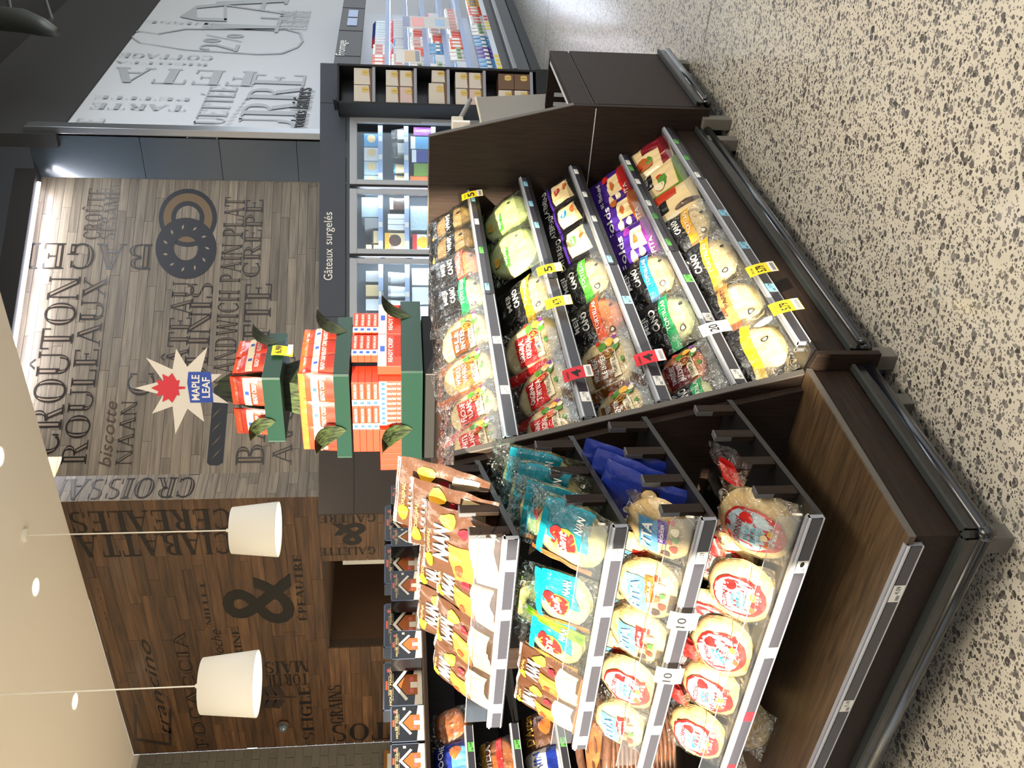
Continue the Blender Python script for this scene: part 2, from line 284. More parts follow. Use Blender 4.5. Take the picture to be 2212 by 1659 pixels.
# unseen wall added behind the camera, its openings and pier shaped to steer sunlight
Wf = MB()
for y0, y1, z0, z1 in ((-6, -0.294, 0, 4.7), (-0.294, 2.75, 0, 1.95), (-0.044, 0.279, 1.95, 2.84), (-0.294, 1.47, 4.09, 4.7), (1.47, 1.62, 1.95, 4.7), (1.62, 2.75, 3.58, 4.7),
        (2.75, 3.6, 0, 4.7), (3.6, 9.5, 3.2, 4.7), (3.6, 9.5, 0, .12), (5.5, 5.65, .12, 3.6), (7.5, 7.65, .12, 3.6), (9.5, 10.8, 0, 4.7)): Wf.box(-4.2, -4.0, y0, y1, z0, z1)
struct(Wf.build('wall_sun_mask', 'sun_mask_grey'))
class Wall:
    def __init__(s, p0, d, n): s.p0 = Vector((*p0, 0)); s.d = Vector((*d, 0)).normalized(); s.n = Vector((*n, 0)).normalized()
    def pt(s, a, z, off=0.0): return s.p0 + s.d*a + s.n*off + Vector((0, 0, z))
    def at(s, px, py):
        p = hit(px, py, s.p0, s.n); return (p - s.p0).dot(s.d), p.z
    def rz(s): return math.atan2(s.d.y, s.d.x)
MURAL = Wall((7.40, 6.45), (0.839, -0.545), (-0.545, -0.839)); LEFT = Wall((7.03, 10.6), (0, -1), (-1, 0)); STRIP = Wall((7.03, 6.45), (1, 0), (0, -1))
DAIRY = Wall((10.29, 4.07), (1, 0), (0, -1)); TILE = Wall((0.0, 10.6), (1, 0), (0, -1))
def wall_slab(name, W, L, z0, z1, m, th=0.12):
    b = MB(); q = [W.pt(a, z, o) for o in (-0.012, -th) for a, z in ((0, z0), (L, z0), (L, z1), (0, z1))]
    b.add(q, [(0,1,2,3),(7,6,5,4),(0,4,5,1),(1,5,6,2),(2,6,7,3),(3,7,4,0)]); return struct(b.build(name, m))
_pl = {}
def planks(W, par, L, z0, z1, h, lens, hole=None, th=0.014, nm='plank', m='mural_wood', gap=0.003):
    z = z0; r = 0
    while z < z1 - 0.01:
        hh = min(h, z1 - z); a = -random.random()*lens[0]
        while a < L:
            ln = random.choice(lens); s0, s1 = max(0, a), min(L, a + ln); a += ln
            if s1 - s0 < 0.03: continue
            segs = [(s0, s1)]
            if hole and z + hh > hole[2] and z < hole[3]: segs = [(p, q) for p, q in ((s0, min(s1, hole[0])), (max(s0, hole[1]), s1)) if q - p > 0.03]
            for p, q in segs:
                k = (round(q-p, 3), round(hh, 3), th, m)
                if k not in _pl:
                    b = MB().box(0, q-p-gap, 0, th, 0, hh-gap); ob = b.build(nm, m); _pl[k] = ob.data; bpy.data.objects.remove(ob)
                o = bpy.data.objects.new(nm, _pl[k]); COL.objects.link(o); o.parent = par
                o.location = W.pt(p, z, -0.012 + th + random.random()*0.0015); o.rotation_euler = (0, 0, W.rz())
        z += h; r += 1
wb = wall_slab('wall_back', MURAL, 3.44, 0.0, 5.42, 'plank_joint'); planks(MURAL, wb, 3.44, 2.2, 5.42, 0.098, [0.55, 0.8, 1.1, 1.45])
wl = MB()   # left wall with its pass-through opening
for y0, y1, z0, z1 in ((6.45, 7.36, 0, 4.7), (8.76, 10.6, 0, 4.7), (7.36, 8.76, 2.28, 4.7), (7.36, 8.76, 0, 1.05)): wl.box(7.042, 7.15, y0, y1, z0, z1)
wl = struct(wl.build('wall_left', 'plank_joint')); planks(LEFT, wl, 4.15, 1.0, 4.7, 0.118, [0.6, 0.95, 1.3, 1.7], hole=(1.84, 3.24, 1.05, 2.28), m='mural_walnut')
ws = wall_slab('wall_corner', STRIP, 0.37, 0.0, 4.9, 'plank_joint'); planks(STRIP, ws, 0.37, 2.2, 4.9, 0.098, [0.4, 0.9])
wt = wall_slab('wall_tiled', TILE, 7.03, 0.0, 4.7, 'grout')
def tiles():
    me = {}
    for w_ in (0.292, 0.142):
        ob = MB().box(0, w_, 0, 0.012, 0, 0.095).build('tile', 'wall_tile'); me[w_] = ob.data; bpy.data.objects.remove(ob)
    for r in range(14, 45):
        x = 7.02; c = 0
        while c < 5:
            w_ = 0.142 if (r % 2 and c == 0) else 0.292; o = bpy.data.objects.new('tile', me[w_]); COL.objects.link(o); o.parent = wt; o.location = TILE.pt(x - w_, r*0.103, 0.006); x -= w_ + 0.008; c += 1
tiles()
wr = wall_slab('wall_right', DAIRY, 9.0, 0.0, 5.12, 'dairy_white'); struct(MB().box(10.2, 20, 4.05, 4.2, 5.12, 6.4).build('wall_upper', 'dark_ceiling'))
# slate return with bright metal corner trim
sr = struct(MB().box(10.29, 10.42, 4.07, 4.58, 0.0, 5.45).build('wall_return', 'plank_joint'))
for z0, z1 in ((2.2, 2.60), (2.604, 3.44), (3.444, 4.28), (4.284, 5.45)): MB().box(10.276, 10.289, 4.09, 4.575, z0, z1 - 0.002).build('panel', 'slate_panel', sr)
tr = MB().box(10.25, 10.30, 3.985, 4.06, 2.2, 5.45).box(10.255, 10.41, 3.99, 4.055, 2.2, 5.45); struct(tr.build('trim_1', 'brushed_metal', bevel=0.006))
# LED cove along the top of the wood wall
cv = MB(); cv.add([MURAL.pt(a, z, o) for a in (0.5, 3.44) for z, o in ((5.40, 0.0), (5.40, 0.16), (5.62, 0.16), (5.62, 0.0))], [(0,1,2,3),(7,6,5,4),(0,4,5,1),(1,5,6,2),(2,6,7,3),(3,7,4,0)])
cv = tag(cv.build('light_cove', 'dark_ceiling'), 'dark trough running along the top of the wood lettered wall', 'light cove')
tb = MB().tube([MURAL.pt(0.55, 5.375, 0.10), MURAL.pt(3.30, 5.375, 0.10)], 0.022, 8).build('led_tube', 'led', cv, smooth=True)
lo = area('cove_light', MURAL.pt(1.9, 5.33, 0.14), 2.7, 0.05, 30, (0.86, 0.9, 1.0), (0.1, 0.15, -1)); lo.rotation_euler = Matrix((( MURAL.d.x, -MURAL.n.x, 0), (MURAL.d.y, -MURAL.n.y, 0), (0, 0, 1))).to_euler()
# ---- lettering
def word(W, par, t, lb, rt, m='letter_dark', inl='letter_inline', off=0.006, rot=False, font='serif', shear=0.0, bold=0.0, name='lettering'):
    """lb = (px,py) of the word's lower left, rt = of its upper right, both on the wall; rot: the word climbs"""
    a0, z0 = W.at(*lb); a1, z1 = W.at(*rt)
    if rot: f = lambda u, v: W.pt(a1 + (a0-a1)*v, z0 + (z1-z0)*u, off)   # lb: start of the baseline side, rt: end
    else: f = lambda u, v: W.pt(a0 + (a1-a0)*u, z0 + (z1-z0)*v, off)
    b = MB()
    if font == 'serif': place_serif(b, t, f, nrm=W.n)
    else: place_text(b, t, f, bold, shear)
    o = b.build(name, m, par)
    if inl and font == 'serif':
        g = (lambda u, v: f(u, v) + W.n*0.0032); i = MB(); place_serif(i, t, g, True)
        if i.f: i.build('inline', inl, o)
    return o
WM = lambda *a, **k: word(MURAL, wb, *a, **k)
WM('CROÛTON', (125, 985), (108, 597)); WM('ROULEAUX', (186, 1003), (183, 597)); WM('biscotte', (240, 1010), (228, 862), font='sans', shear=0.3, m='letter_mid')
WM('NAAN', (284, 1005), (264, 866)); WM('GÂTEAU', (403, 830), (374, 609)); WM('BLINIS', (446, 835), (413, 610)); WM('SANDWICH PAIN PLAT', (506, 830), (487, 426))
WM('BAGUETTE', (570, 1004), (531, 611)); WM('CRÊPE', (560, 600), (533, 430)); WM('AVOINE', (630, 1004), (598, 770)); WM('CROÛTE', (216, 518), (193, 407)); WM('SÉSAME', (248, 518), (229, 407))
WM('C', (331, 856), (279, 802))
word(MURAL, wb, 'BAGEL', (325, 583), (42, 525), rot=True)
word(STRIP, ws, 'CROISSANT', (416, 1075), (60, 1038), rot=True)
mat('letter_black', '#0d0806', 0.5)
WL = lambda *a, **k: word(LEFT, wl, *a, **{'m': 'letter_black', **k})
WL('CÉRÉALES', (505, 1143), (145, 1106), rot=True, inl=None); WL('CIABATTA', (505, 1195), (163, 1157), rot=True, inl=None)
WL('CHALLAH', (236, 1360), (197, 1213), inl=None); WL('trancino', (372, 1590), (295, 1372), font='sans', shear=0.35, inl=None); WL('FOCACCIA', (452, 1615), (372, 1366), inl='letter_mid')
WL('MILLET', (458, 1350), (430, 1256), inl=None); WL('brioche', (490, 1440), (452, 1356), font='sans', shear=0.3); WL('FARINE', (530, 1450), (500, 1356), inl=None); WL('ÉPEAUTRE', (663, 1340), (632, 1198), inl=None)
WL('MAÏS', (668, 1450), (570, 1430), rot=True, inl=None); WL('TORTIL', (668, 1478), (572, 1458), rot=True, inl=None); WL('SEIGLE', (680, 1597), (643, 1482), inl=None); WL('GRAINS', (742, 1562), (708, 1480), inl=None); WL('TOS', (842, 1595), (715, 1565), rot=True, inl=None)
WL('&', (640, 1345), (470, 1242), font='sans', bold=0.012); WL('GAUFRE', (812, 1126), (690, 1112), rot=True, inl=None); WL('GALETTE', (812, 1196), (690, 1184), rot=True, inl=None); WL('&', (792, 1176), (716, 1130), font='sans', rot=True, bold=0.02)
def drawing(W, par, polys, m, off, name='drawing'):
    b = MB()
    for p in polys:
        q = [W.at(*k) for k in p]; b.add([W.pt(a, z, off) for a, z in q], [tuple(range(len(q)))])
    return b.build(name, m, par)
def ring(cx, cy, ro, ri, n=40, sq=1.0): return [[(cx + r*math.cos(2*PI*k/n), cy + sq*r*math.sin(2*PI*k/n)) for r, k in ((ri, i), (ro, i), (ro, i+1), (ri, i+1))] for i in range(n)]
mat('bagel_dark', '#23242b', 0.4); mat('bagel_tan', '#7d6546', 0.5); mat('seed', '#a8977c', 0.5)
bt = drawing(MURAL, wb, ring(406, 471, 63, 26), 'bagel_dark', 0.004, 'bagel_drawing'); drawing(MURAL, bt, ring(406, 471, 53, 36), 'bagel_tan', 0.0055, 'tan_ring')  # inner band of the printed bagel in lighter brown
bd = drawing(MURAL, wb, ring(402, 537, 66, 26), 'bagel_dark', 0.0075, 'bagel_drawing')
drawing(MURAL, bd, [[(402 + 46*math.cos(a) + s*5*math.cos(a + q), 537 + 46*math.sin(a) + s*5*math.sin(a + q)) for s, q in ((1.2, .4), (.5, 2), (-1.2, .4), (-.5, 2))] for a in [i*2*PI/11 for i in range(11)]], 'seed', 0.009, 'seed')
bg = [(447, 1000), (452, 1005), (470, 1006), (482, 1000), (496, 838), (486, 832), (470, 832), (462, 838)]
bo = drawing(MURAL, wb, [bg], 'bagel_dark', 0.004, 'baguette_drawing'); drawing(MURAL, bo, [[(456, c + 13), (468, c + 2), (479, c - 12), (466, c)] for c in (860, 892, 922, 952, 980)], 'bagel_tan', 0.0055, 'slash')
drawing(LEFT, wl, [[(560 + i*18, 1506 + s*3), (552 + i*18, 1506 + s*22), (568 + i*18, 1506 + s*24), (580 + i*18, 1506 + s*5)] for i in range(3) for s in (-1, 1)] + [[(555, 1508), (555, 1505), (640, 1503), (640, 1506)]], 'letter_dark', 0.006, 'wheat_drawing')
drawing(LEFT, wl, [[(290, 1600), (290, 1520), (296, 1520), (296, 1600)], [(365, 1610), (365, 1530), (371, 1530), (371, 1610)], [(296, 1600), (296, 1594), (365, 1604), (365, 1610)]], 'letter_dark', 0.006, 'loaf_drawing')
WD = lambda t, lb, rt, m='dairy_letter', off=0.002, **k: word(DAIRY, wr, t, lb, rt, m, None, off, **k)
WD('LAIT', (600, 70), (505, -60)); WD('EVAPORÉ', (628, 64), (608, 22)); WD('PASTEURISÉ', (662, 64), (640, 22)); WD('2%', (512, 112), (448, 70)); WD('COTTAGE', (458, 130), (262, 114), rot=True); WD('RICOTTA', (448, 142), (250, 131), rot=True)
WD('FETA', (545, 186), (255, 145), rot=True); WD('FOUETTÉE', (470, 300), (455, 186)); WD('URRE', (632, 292), (552, 158)); WD('TARTE', (400, 240), (200, 222), rot=True); WD('PETITE', (410, 218), (205, 206), rot=True); WD('SUISSE', (480, 55), (315, 44), rot=True); WD('GE', (210, 284), (170, 255))
ol = [(285, 68), (283, 80), (300, 92), (340, 98), (400, 108), (560, 118), (610, 116), (645, 102), (656, 88), (650, 70), (620, 62), (400, 61), (340, 72), (300, 66)]
drawing(DAIRY, wr, [[ol[i], ol[(i+1) % 14], (470 + (ol[(i+1) % 14][0] - 470)*.975, 89 + (ol[(i+1) % 14][1] - 89)*.92), (470 + (ol[i][0] - 470)*.975, 89 + (ol[i][1] - 89)*.92)] for i in range(14)], 'dairy_letter', 0.002, 'bottle_drawing')
drawing(DAIRY, wr, [[(470 + i*6.2, 284 - i*7.5), (474 + i*6.2, 284 - i*7.5), (494 + i*4.6, 280 - i*7.5), (490 + i*4.6, 280 - i*7.5)] for i in range(11)], 'dairy_letter', 0.002, 'stripe_drawing')
drawing(DAIRY, wr, [[(388, 36), (425, 44), (425, 12)], [(425, 44), (490, 46), (490, 40), (425, 38)], [(425, 12), (425, 18), (490, 12), (490, 6)], [(484, 44), (490, 44), (490, 8), (484, 8)]], 'dairy_letter', 0.002, 'cheese_drawing')
# raised black sign letters standing off the dairy wall
sg = thing('wall_sign', 'raised black lettering spelling produits laitiers on pale dairy wall', 'sign', DAIRY.pt(0.2, 2.45))
def raised(W, t, lb, rt, par, m, th, off):
    a0, z0 = W.at(*lb); a1, z1 = W.at(*rt); o = Vector(par.location); b = MB()
    place_text(b, t, lambda u, v: W.pt(a0 + (a1-a0)*u, z0 + (z1-z0)*v, off) - o, 0.0)
    k = b.build('lettering', m, par); md = k.modifiers.new('depth', 'SOLIDIFY'); md.thickness = th; md.offset = 1.0; return k
raised(DAIRY, 'produits', (664, 291), (634, 243), sg, 'black_letter', 0.012, 0.015); raised(DAIRY, 'laitiers', (666, 238), (637, 193), sg, 'black_letter', 0.012, 0.015)
# ---- pendants, spots, duct
def pendant(x, y, lab):
    t = thing('pendant_lamp', lab, 'lamp', (x, y, 2.555))
    MB().lathe([(0.245, 0), (0.205, 0.40), (0.20, 0.40), (0.24, 0.0), (0.245, 0)], 40).build('lamp_shade', 'shade_white', t, smooth=True)
    MB().lathe([(0.0, 0.395), (0.204, 0.395), (0.204, 0.402), (0.0, 0.402)], 40).build('shade_top', 'shade_white', t)
    MB().lathe([(0.0, 0.012), (0.236, 0.012), (0.236, 0.018), (0.0, 0.018)], 32).build('diffuser', mat('diffuser', '#fff3dc', 0.5, emit=9.0), t)
    MB().tube([(0, 0, 0.40), (0, 0, 2.13)], 0.006, 6).build('cord', 'cord_white', t); MB().lathe([(0, .40), (0.016, .40), (0.016, 0.45), (0.0, 0.46)], 12).build('cord_grip', 'cord_white', t)
    MB().lathe([(0, 2.11), (0.06, 2.11), (0.06, 2.145), (0, 2.145)], 20).build('ceiling_canopy', 'cord_white', t)
pendant(6.2, 6.07, 'white tapered pendant lamp on a cord in front of the lettering CIABATTA'); pendant(4.57, 6.07, 'white tapered pendant lamp with glowing mouth in front of the lettering FOCACCIA')
for (x, y), lab in zip(((6.11, 6.62), (6.13, 8.30), (6.22, 5.2), (6.2, 10.0)), ('ceiling downlight between the two pendant cords', 'ceiling downlight over the pendant cord nearest the tiled wall', 'ceiling downlight nearest the LED light cove', 'ceiling downlight beside the tiled wall')):
    t = thing('recessed_downlight', 'round white ' + lab, 'light', (x, y, 4.7)); MB().lathe([(0.075, -0.002), (0.088, -0.006), (0.088, 0.0), (0.075, 0.0)], 28).build('rim', 'cord_white', t); MB().lathe([(0.0, -0.003), (0.075, -0.003)], 28).build('lens', 'spot_glow', t)
    l = bpy.data.lights.new('downlight', 'SPOT'); l.energy = 14; l.color = (1, 0.85, 0.62); l.spot_size = 1.9; l.spot_blend = 0.6; l.shadow_soft_size = 0.08; o = bpy.data.objects.new('downlight', l); COL.objects.link(o); o.location = (x, y, 4.66)
def duct():
    a = on_y(20, 75, 3.2); t = thing('ventilation_duct', 'grey duct elbow hanging under dark ceiling above the dairy wall', 'duct', (12.4, 3.2, 6.4))
    P = [Vector(on_y(p, q, 3.2)) - Vector(t.location) for p, q in ((-60, 30), (0, 40), (50, 45), (90, 58), (122, 70))]
    MB().tube(P, [0.13, 0.13, 0.13, 0.10, 0.05], 14).build('elbow', 'steel_duct', t, smooth=True)
    P = [Vector(on_y(p, q, 3.2)) - Vector(t.location) for p, q in ((15, -20), (22, 20), (8, 40))]; MB().tube(P, 0.022, 8).build('strut', 'steel_duct', t)
    P = [Vector(on_y(p, q, 3.2)) - Vector(t.location) for p, q in ((92, -20), (112, 42))]; MB().tube(P, 0.02, 8).build('strut', 'steel_duct', t)
duct()
# pass-through in the left wall: back recess with white cupboard and blue handle bar
mat('recess_dark', '#4a3422', 0.7); mat('cupboard_white', '#d8d4c8', 0.5); mat('blue_plastic', '#2f4f9a', 0.4)
rc = MB().box(7.15, 8.4, 7.30, 7.36, 0, 2.28).box(7.15, 8.4, 8.76, 8.82, 0, 2.28).box(8.4, 8.46, 7.30, 8.82, 0, 2.34).box(7.15, 8.4, 7.3, 8.82, 2.28, 2.34).box(7.15, 8.4, 7.3, 8.82, 0.0, 1.05)
struct(rc.build('wall_recess', 'recess_dark'))
t = thing('wall_cupboard', 'white double door cupboard inside the opening of the wood wall', 'cupboard', (7.9, 7.6, 1.05))
MB().box(0, 0.45, -0.22, 0.72, 0, 1.1).build('body', 'cupboard_white', t); MB().box(-0.02, 0, -0.22, 0.245, 0, 1.1).build('door', 'cupboard_white', t); MB().box(-0.02, 0, 0.255, 0.72, 0, 1.1).build('door', 'cupboard_white', t)
tag(MB().box(-0.06, -0.022, 0.14, 0.36, 0.45, 0.9).build('handle_plate', 'blue_plastic', t, bevel=0.02), 'blue plastic handle plate')

p = hit(612, 1562, LEFT.p0, LEFT.n); t = thing('security_camera', 'small dark dome camera on the walnut wall beside the lettering SEIGLE', 'camera', (7.02, p.y, p.z))
MB().lathe([(0, 0), (.07, 0), (.07, .03), (.05, .03)], 20).build('mount', 'recess_dark', t, smooth=True).rotation_euler = (0, -PI/2, 0); MB().lathe([(.05, .03), (.055, .06), (.035, .095), (0, .105)], 20).build('dome', 'slate_panel', t, smooth=True).rotation_euler = (0, -PI/2, 0)
p = hit(838, 1652, TILE.p0, TILE.n); t = thing('picture_frame', 'light wooden picture frame hanging on the grey tiled wall', 'frame', (p.x - .25, 10.585, p.z - .45)); mat('pine', '#8a6235', 0.5)
MB().box(0, .42, -.03, 0, 0, .04).box(0, .42, -.03, 0, .46, .5).box(0, .04, -.03, 0, .04, .46).box(.38, .42, -.03, 0, .04, .46).build('frame', 'pine', t); MB().box(.04, .38, -.012, 0, .04, .46).build('picture', 'tag_paper' if 'tag_paper' in MATS else 'plaster_white', t)
# ================================================================ the island: tortilla side, bread end, cold bunker
wood_mat('laminate', '#1b130e', '#2c2019', 2, 0.55, 0.06, 4.0, spec=0.2); wood_mat('laminate_flat', '#1b130e', '#2c2019', 0, 0.55, 0.06, 4.0, spec=0.2); wood_mat('laminate_lit', '#3a2c1c', '#5c4832', 1, 0.40, 0.04, 3.5)
mat('shade_black', '#0b0b0c', 0.8); mat('edge_band', '#55504a', 0.5); mat('bumper', '#0c0d10', 0.25, coat=0.4); mat('bumper_grey', '#2c302f', 0.5); mat('leg_grey', '#625e56', 0.6, var=0.08); mat('rail_grey', '#8b8e96', 0.3, coat=0.3); mat('rail_strip', '#34343c', 0.3, coat=0.4)
mat('rail_edge', '#c9ccd2', 0.25, metal=0.3); mat('tag_white', '#e6e4de', 0.6); mat('tag_blue', '#7fb4cc', 0.6); mat('tag_green', '#58a050', 0.6); mat('tag_red', '#c8202c', 0.5); mat('tag_yellow', '#f2d51f', 0.5); mat('ink', '#141414', 0.7); mat('ink_red', '#b3202a', 0.6); mat('fin_black', '#1b1a1b', 0.35, coat=0.3); mat('fin_tip', '#55565a', 0.4)
mat('fence_line', '#a8aaa6', 0.4); film_mat('fence_clear', '#f4f6f6', 0.05, 0.06, 0.0); mat('rod_white', '#dcd8cc', 0.3, metal=0.2); mat('steel_white', '#c3cad2', 0.3, coat=0.3)
RY = [1.81, 1.74, 1.68, 1.62, 1.49]; RZ = [1.135, 0.90, 0.674, 0.448, 0.268]; RA, RB = 2.222, 4.025
def shelf_prism(pts, z0, dz, th):
    """flat board from a plan outline, rising to the back by dz (dict point->height)"""
    n = len(pts); v = [(x, y, z0 + dz*k) for x, y, k in pts]; v2 = [(x, y, z - th) for x, y, z in v]
    return MB().add(v2 + v, [tuple(range(n-1, -1, -1)), tuple(range(n, 2*n))] + [(i, (i+1) % n, n+(i+1) % n, n+i) for i in range(n)])
def rail(par, p, q, nrm, z, labels=(), h=0.046):
    """price channel from p to q (plan), facing nrm; labels = (fraction, width, material)"""
    p = Vector((*p, 0)); q = Vector((*q, 0)); n = Vector((*nrm, 0)); d = (q-p).normalized(); L = (q-p).length
    X = lambda a, o, zz: p + d*a + n*o + Vector((0, 0, zz))
    def slab(a0, a1, o0, o1, z0, z1): return MB().add([X(a, o, zz) for zz in (z0, z1) for a, o in ((a0, o0), (a1, o0), (a1, o1), (a0, o1))], [(0,3,2,1),(4,5,6,7),(0,1,5,4),(1,2,6,5),(2,3,7,6),(3,0,4,7)])
    r = slab(0, L, -0.012, 0, z, z + h).build('price_rail', 'rail_grey', par, rel=True)
    def sub(m, nm, mt):
        o = m.build(nm, mt, par, rel=True); o.parent = r; return o
    sub(slab(0.002, L-0.002, 0, 0.0025, z + 0.003, z + 0.031), 'strip', 'rail_strip'); sub(slab(0, L, -0.016, 0.005, z + 0.036, z + 0.041), 'lip', 'rail_edge'); sub(slab(0, L, 0, 0.004, z, z + 0.003), 'lip', 'rail_edge')
    for f, wd, mt, tx in labels:
        a = f*L; o = sub(slab(a - wd/2, a + wd/2, 0.0025, 0.0034, z + 0.002, z + 0.032), 'price_label', mt)
        b = MB(); fl = -1 if d.cross(n).z > 0 else 1
        for k in range(3): b.add([X(a + fl*u*wd, 0.0038, z + v) for u, v in ((-.42, .007+k*.003), (-.1, .007+k*.003), (-.1, .0085+k*.003), (-.42, .0085+k*.003))], [(0,1,2,3)])
        place_text(b, tx, lambda u, v: X(a + fl*(-0.02 + 0.46*u)*wd, 0.0038, z + 0.012 + 0.012*v)); b2 = sub(b, 'print', 'ink')
    return r
# ---------- tortilla side (faces the camera's right)
T = thing('tortilla_display', 'dark brown stepped shelving of five tortilla shelves between slanted side panels', 'display shelf', (3.1, 1.8, 0.0))
B = lambda mb, nm, mt, **k: mb.build(nm, mt, T, rel=True, **k)
B(MB().prism([(1.49, .07), (1.49, .27), (1.563, .29), (1.862, 1.33), (2.16, 1.33), (2.16, .07)], (2.195, 0, 0), (0, 1, 0), (0, 0, 1), (0.022, 0, 0)), 'side_panel', 'laminate', bevel=0.002)
B(MB().prism([(1.41, .10), (1.41, .72), (1.57, 1.352), (2.12, 1.352), (2.12, .10)], (4.032, 0, 0), (0, 1, 0), (0, 0, 1), (0.024, 0, 0)), 'side_panel', 'laminate', bevel=0.002)
B(MB().bar((4.044, 1.408, .72), (4.044, 1.568, 1.352), 0.0125, 0.002, up=(0, -1, 0.25)).bar((4.044, 1.568, 1.3535), (4.044, 2.12, 1.3535), 0.0125, 0.002), 'edge_band', 'edge_band')
B(MB().bar((2.206, 1.5605, .29), (2.206, 1.8595, 1.33), 0.0115, 0.002, up=(0, -1, 0.25)), 'edge_band', 'edge_band')
B(MB().box(4.029, 4.031, 1.42, 2.1, 0.618, 0.622), 'seam', 'rail_edge')
B(MB().box(RA, RB+.005, 2.10, 2.12, .12, 1.33), 'back_panel', 'laminate'); B(MB().box(2.20, 4.03, 2.121, 2.90, .1, 1.315), 'rear_cabinet', 'laminate'); B(MB().box(2.20, 4.03, 2.10, 2.92, 1.316, 1.345), 'top_board', 'laminate_flat', bevel=0.003)
B(MB().box(RA, RB, 1.512, 2.09, .13, .262), 'base', 'laminate_flat')
TXT = ['3.79', '4.29', '5.79', '2.99', '4.79']
for i, (y, z) in enumerate(zip(RY, RZ)):
    B(shelf_prism([(RA, y, 0), (RB, y, 0), (RB, 2.098, 1), (RA, 2.098, 1)], z + 0.012, 0.05, 0.016), 'shelf', 'fin_black')
    sp = 3.08 if i < 4 else 3.45
    K = {0: ([(.63, .045, 'tag_white'), (.28, .045, 'tag_white')], [(.10, .04, 'tag_blue'), (.34, .05, 'tag_white'), (.62, .05, 'tag_green'), (.94, .05, 'tag_blue')]),
         1: ([(.12, .05, 'tag_white'), (.8, .05, 'tag_blue')], [(.08, .05, 'tag_blue'), (.3, .05, 'tag_blue'), (.52, .05, 'tag_blue'), (.93, .05, 'tag_white')]),
         2: ([(.12, .05, 'tag_white'), (.7, .05, 'tag_blue')], [(.07, .05, 'tag_white'), (.33, .05, 'tag_white'), (.58, .05, 'tag_white'), (.95, .05, 'tag_blue')]),
         3: ([(.06, .05, 'tag_white'), (.45, .05, 'tag_white'), (.76, .05, 'tag_green')], [(.1, .05, 'tag_white'), (.17, .05, 'tag_green'), (.32, .05, 'tag_white'), (.55, .05, 'tag_white'), (.68, .05, 'tag_green'), (.92, .05, 'tag_green')]),
         4: ([(.27, .05, 'tag_blue'), (.52, .05, 'tag_blue'), (.74, .05, 'tag_blue')], [(.3, .045, 'tag_green'), (.62, .045, 'tag_green'), (.93, .05, 'tag_white')])}[i]
    rail(T, (RA + (0.04 if i == 4 else 0.004), y), (sp - 0.008, y), (0, -1), z, [(f, w, m, random.choice(TXT)) for f, w, m in K[0]]); rail(T, (sp + 0.004, y + (.006 if i < 4 else .004)), (RB - 0.01, y + (.006 if i < 4 else .004)), (0, -1), z - 0.002, [(1 - f, w, m, random.choice(TXT)) for f, w, m in K[1]])
    B(MB().box(RA + .01, RB - .01, y + 0.016, y + 0.0175, z + .015, z + .085), 'fence', 'fence_clear')
def bumper(par, pts, z=0.10):
    b = MB().tube([(x, y, z) for x, y in pts], 0.019, 12); b.build('bumper', 'bumper', par, smooth=True, rel=True)
    for p, q in zip(pts, pts[1:]):
        MB().bar((*p, z + .048), (*q, z + .048), 0.010, 0.005).build('bumper_lip', 'bumper_grey', par, rel=True); MB().bar((*p, z + .026), (*q, z + .026), 0.006, 0.022).build('bumper_back', 'bumper', par, rel=True)
bumper(T, [(RA + .004, 1.497), (RB, 1.497)], 0.105); B(MB().lathe([(0, -.014), (.01, -.01), (.014, 0), (.01, .01), (0, .014)], 12, (2.245, 1.478, 0.115)), 'end_screw', 'bumper', smooth=True)
B(MB().box(2.25, 4.0, 1.60, 2.85, 0.001, .125), 'shade_block', 'shade_black');  # black block added under the base to darken the shaded gap at the floor
for x, y in ((2.245, 1.54), (4.03, 1.47), (3.90, 1.515), (2.3, 2.8), (4.0, 2.8)): B(MB().box(x-.026, x+.026, y-.026, y+.026, 0, .13), 'leg', 'leg_grey', bevel=.003)
# ---------- bread end (faces left)
LX = [1.81, 1.753, 1.70, 1.638]; LZ = [1.175, 0.897, 0.683, 0.432]; LR = [1.83, 1.74, 1.67, 1.61]; LL = [2.682, 2.74, 2.80, 2.86]
E_ = thing('bread_end_display', 'dark brown end display of four flatbread shelves over a brown base board', 'display shelf', (1.85, 2.25, 0.0))
D = lambda mb, nm, mt, **k: mb.build(nm, mt, E_, rel=True, **k)
D(MB().box(1.502, 2.19, 1.547, 2.95, .155, .276), 'base', 'laminate_flat', bevel=.002); D(MB().box(1.494, 2.19, 1.540, 2.957, .277, .296), 'base_board', 'laminate_lit', bevel=.002)  # base top is the laminate coloured lighter for the light it catches
D(MB().prism([(1.60, .297), (1.875, 1.33), (2.66, 1.33), (2.92, .297)], (2.165, 0, 0), (0, 1, 0), (0, 0, 1), (.025, 0, 0)), 'back_panel', 'laminate'); D(MB().box(1.493, 2.19, 1.537, 1.5395, .278, .295), 'edge_band', 'edge_band')
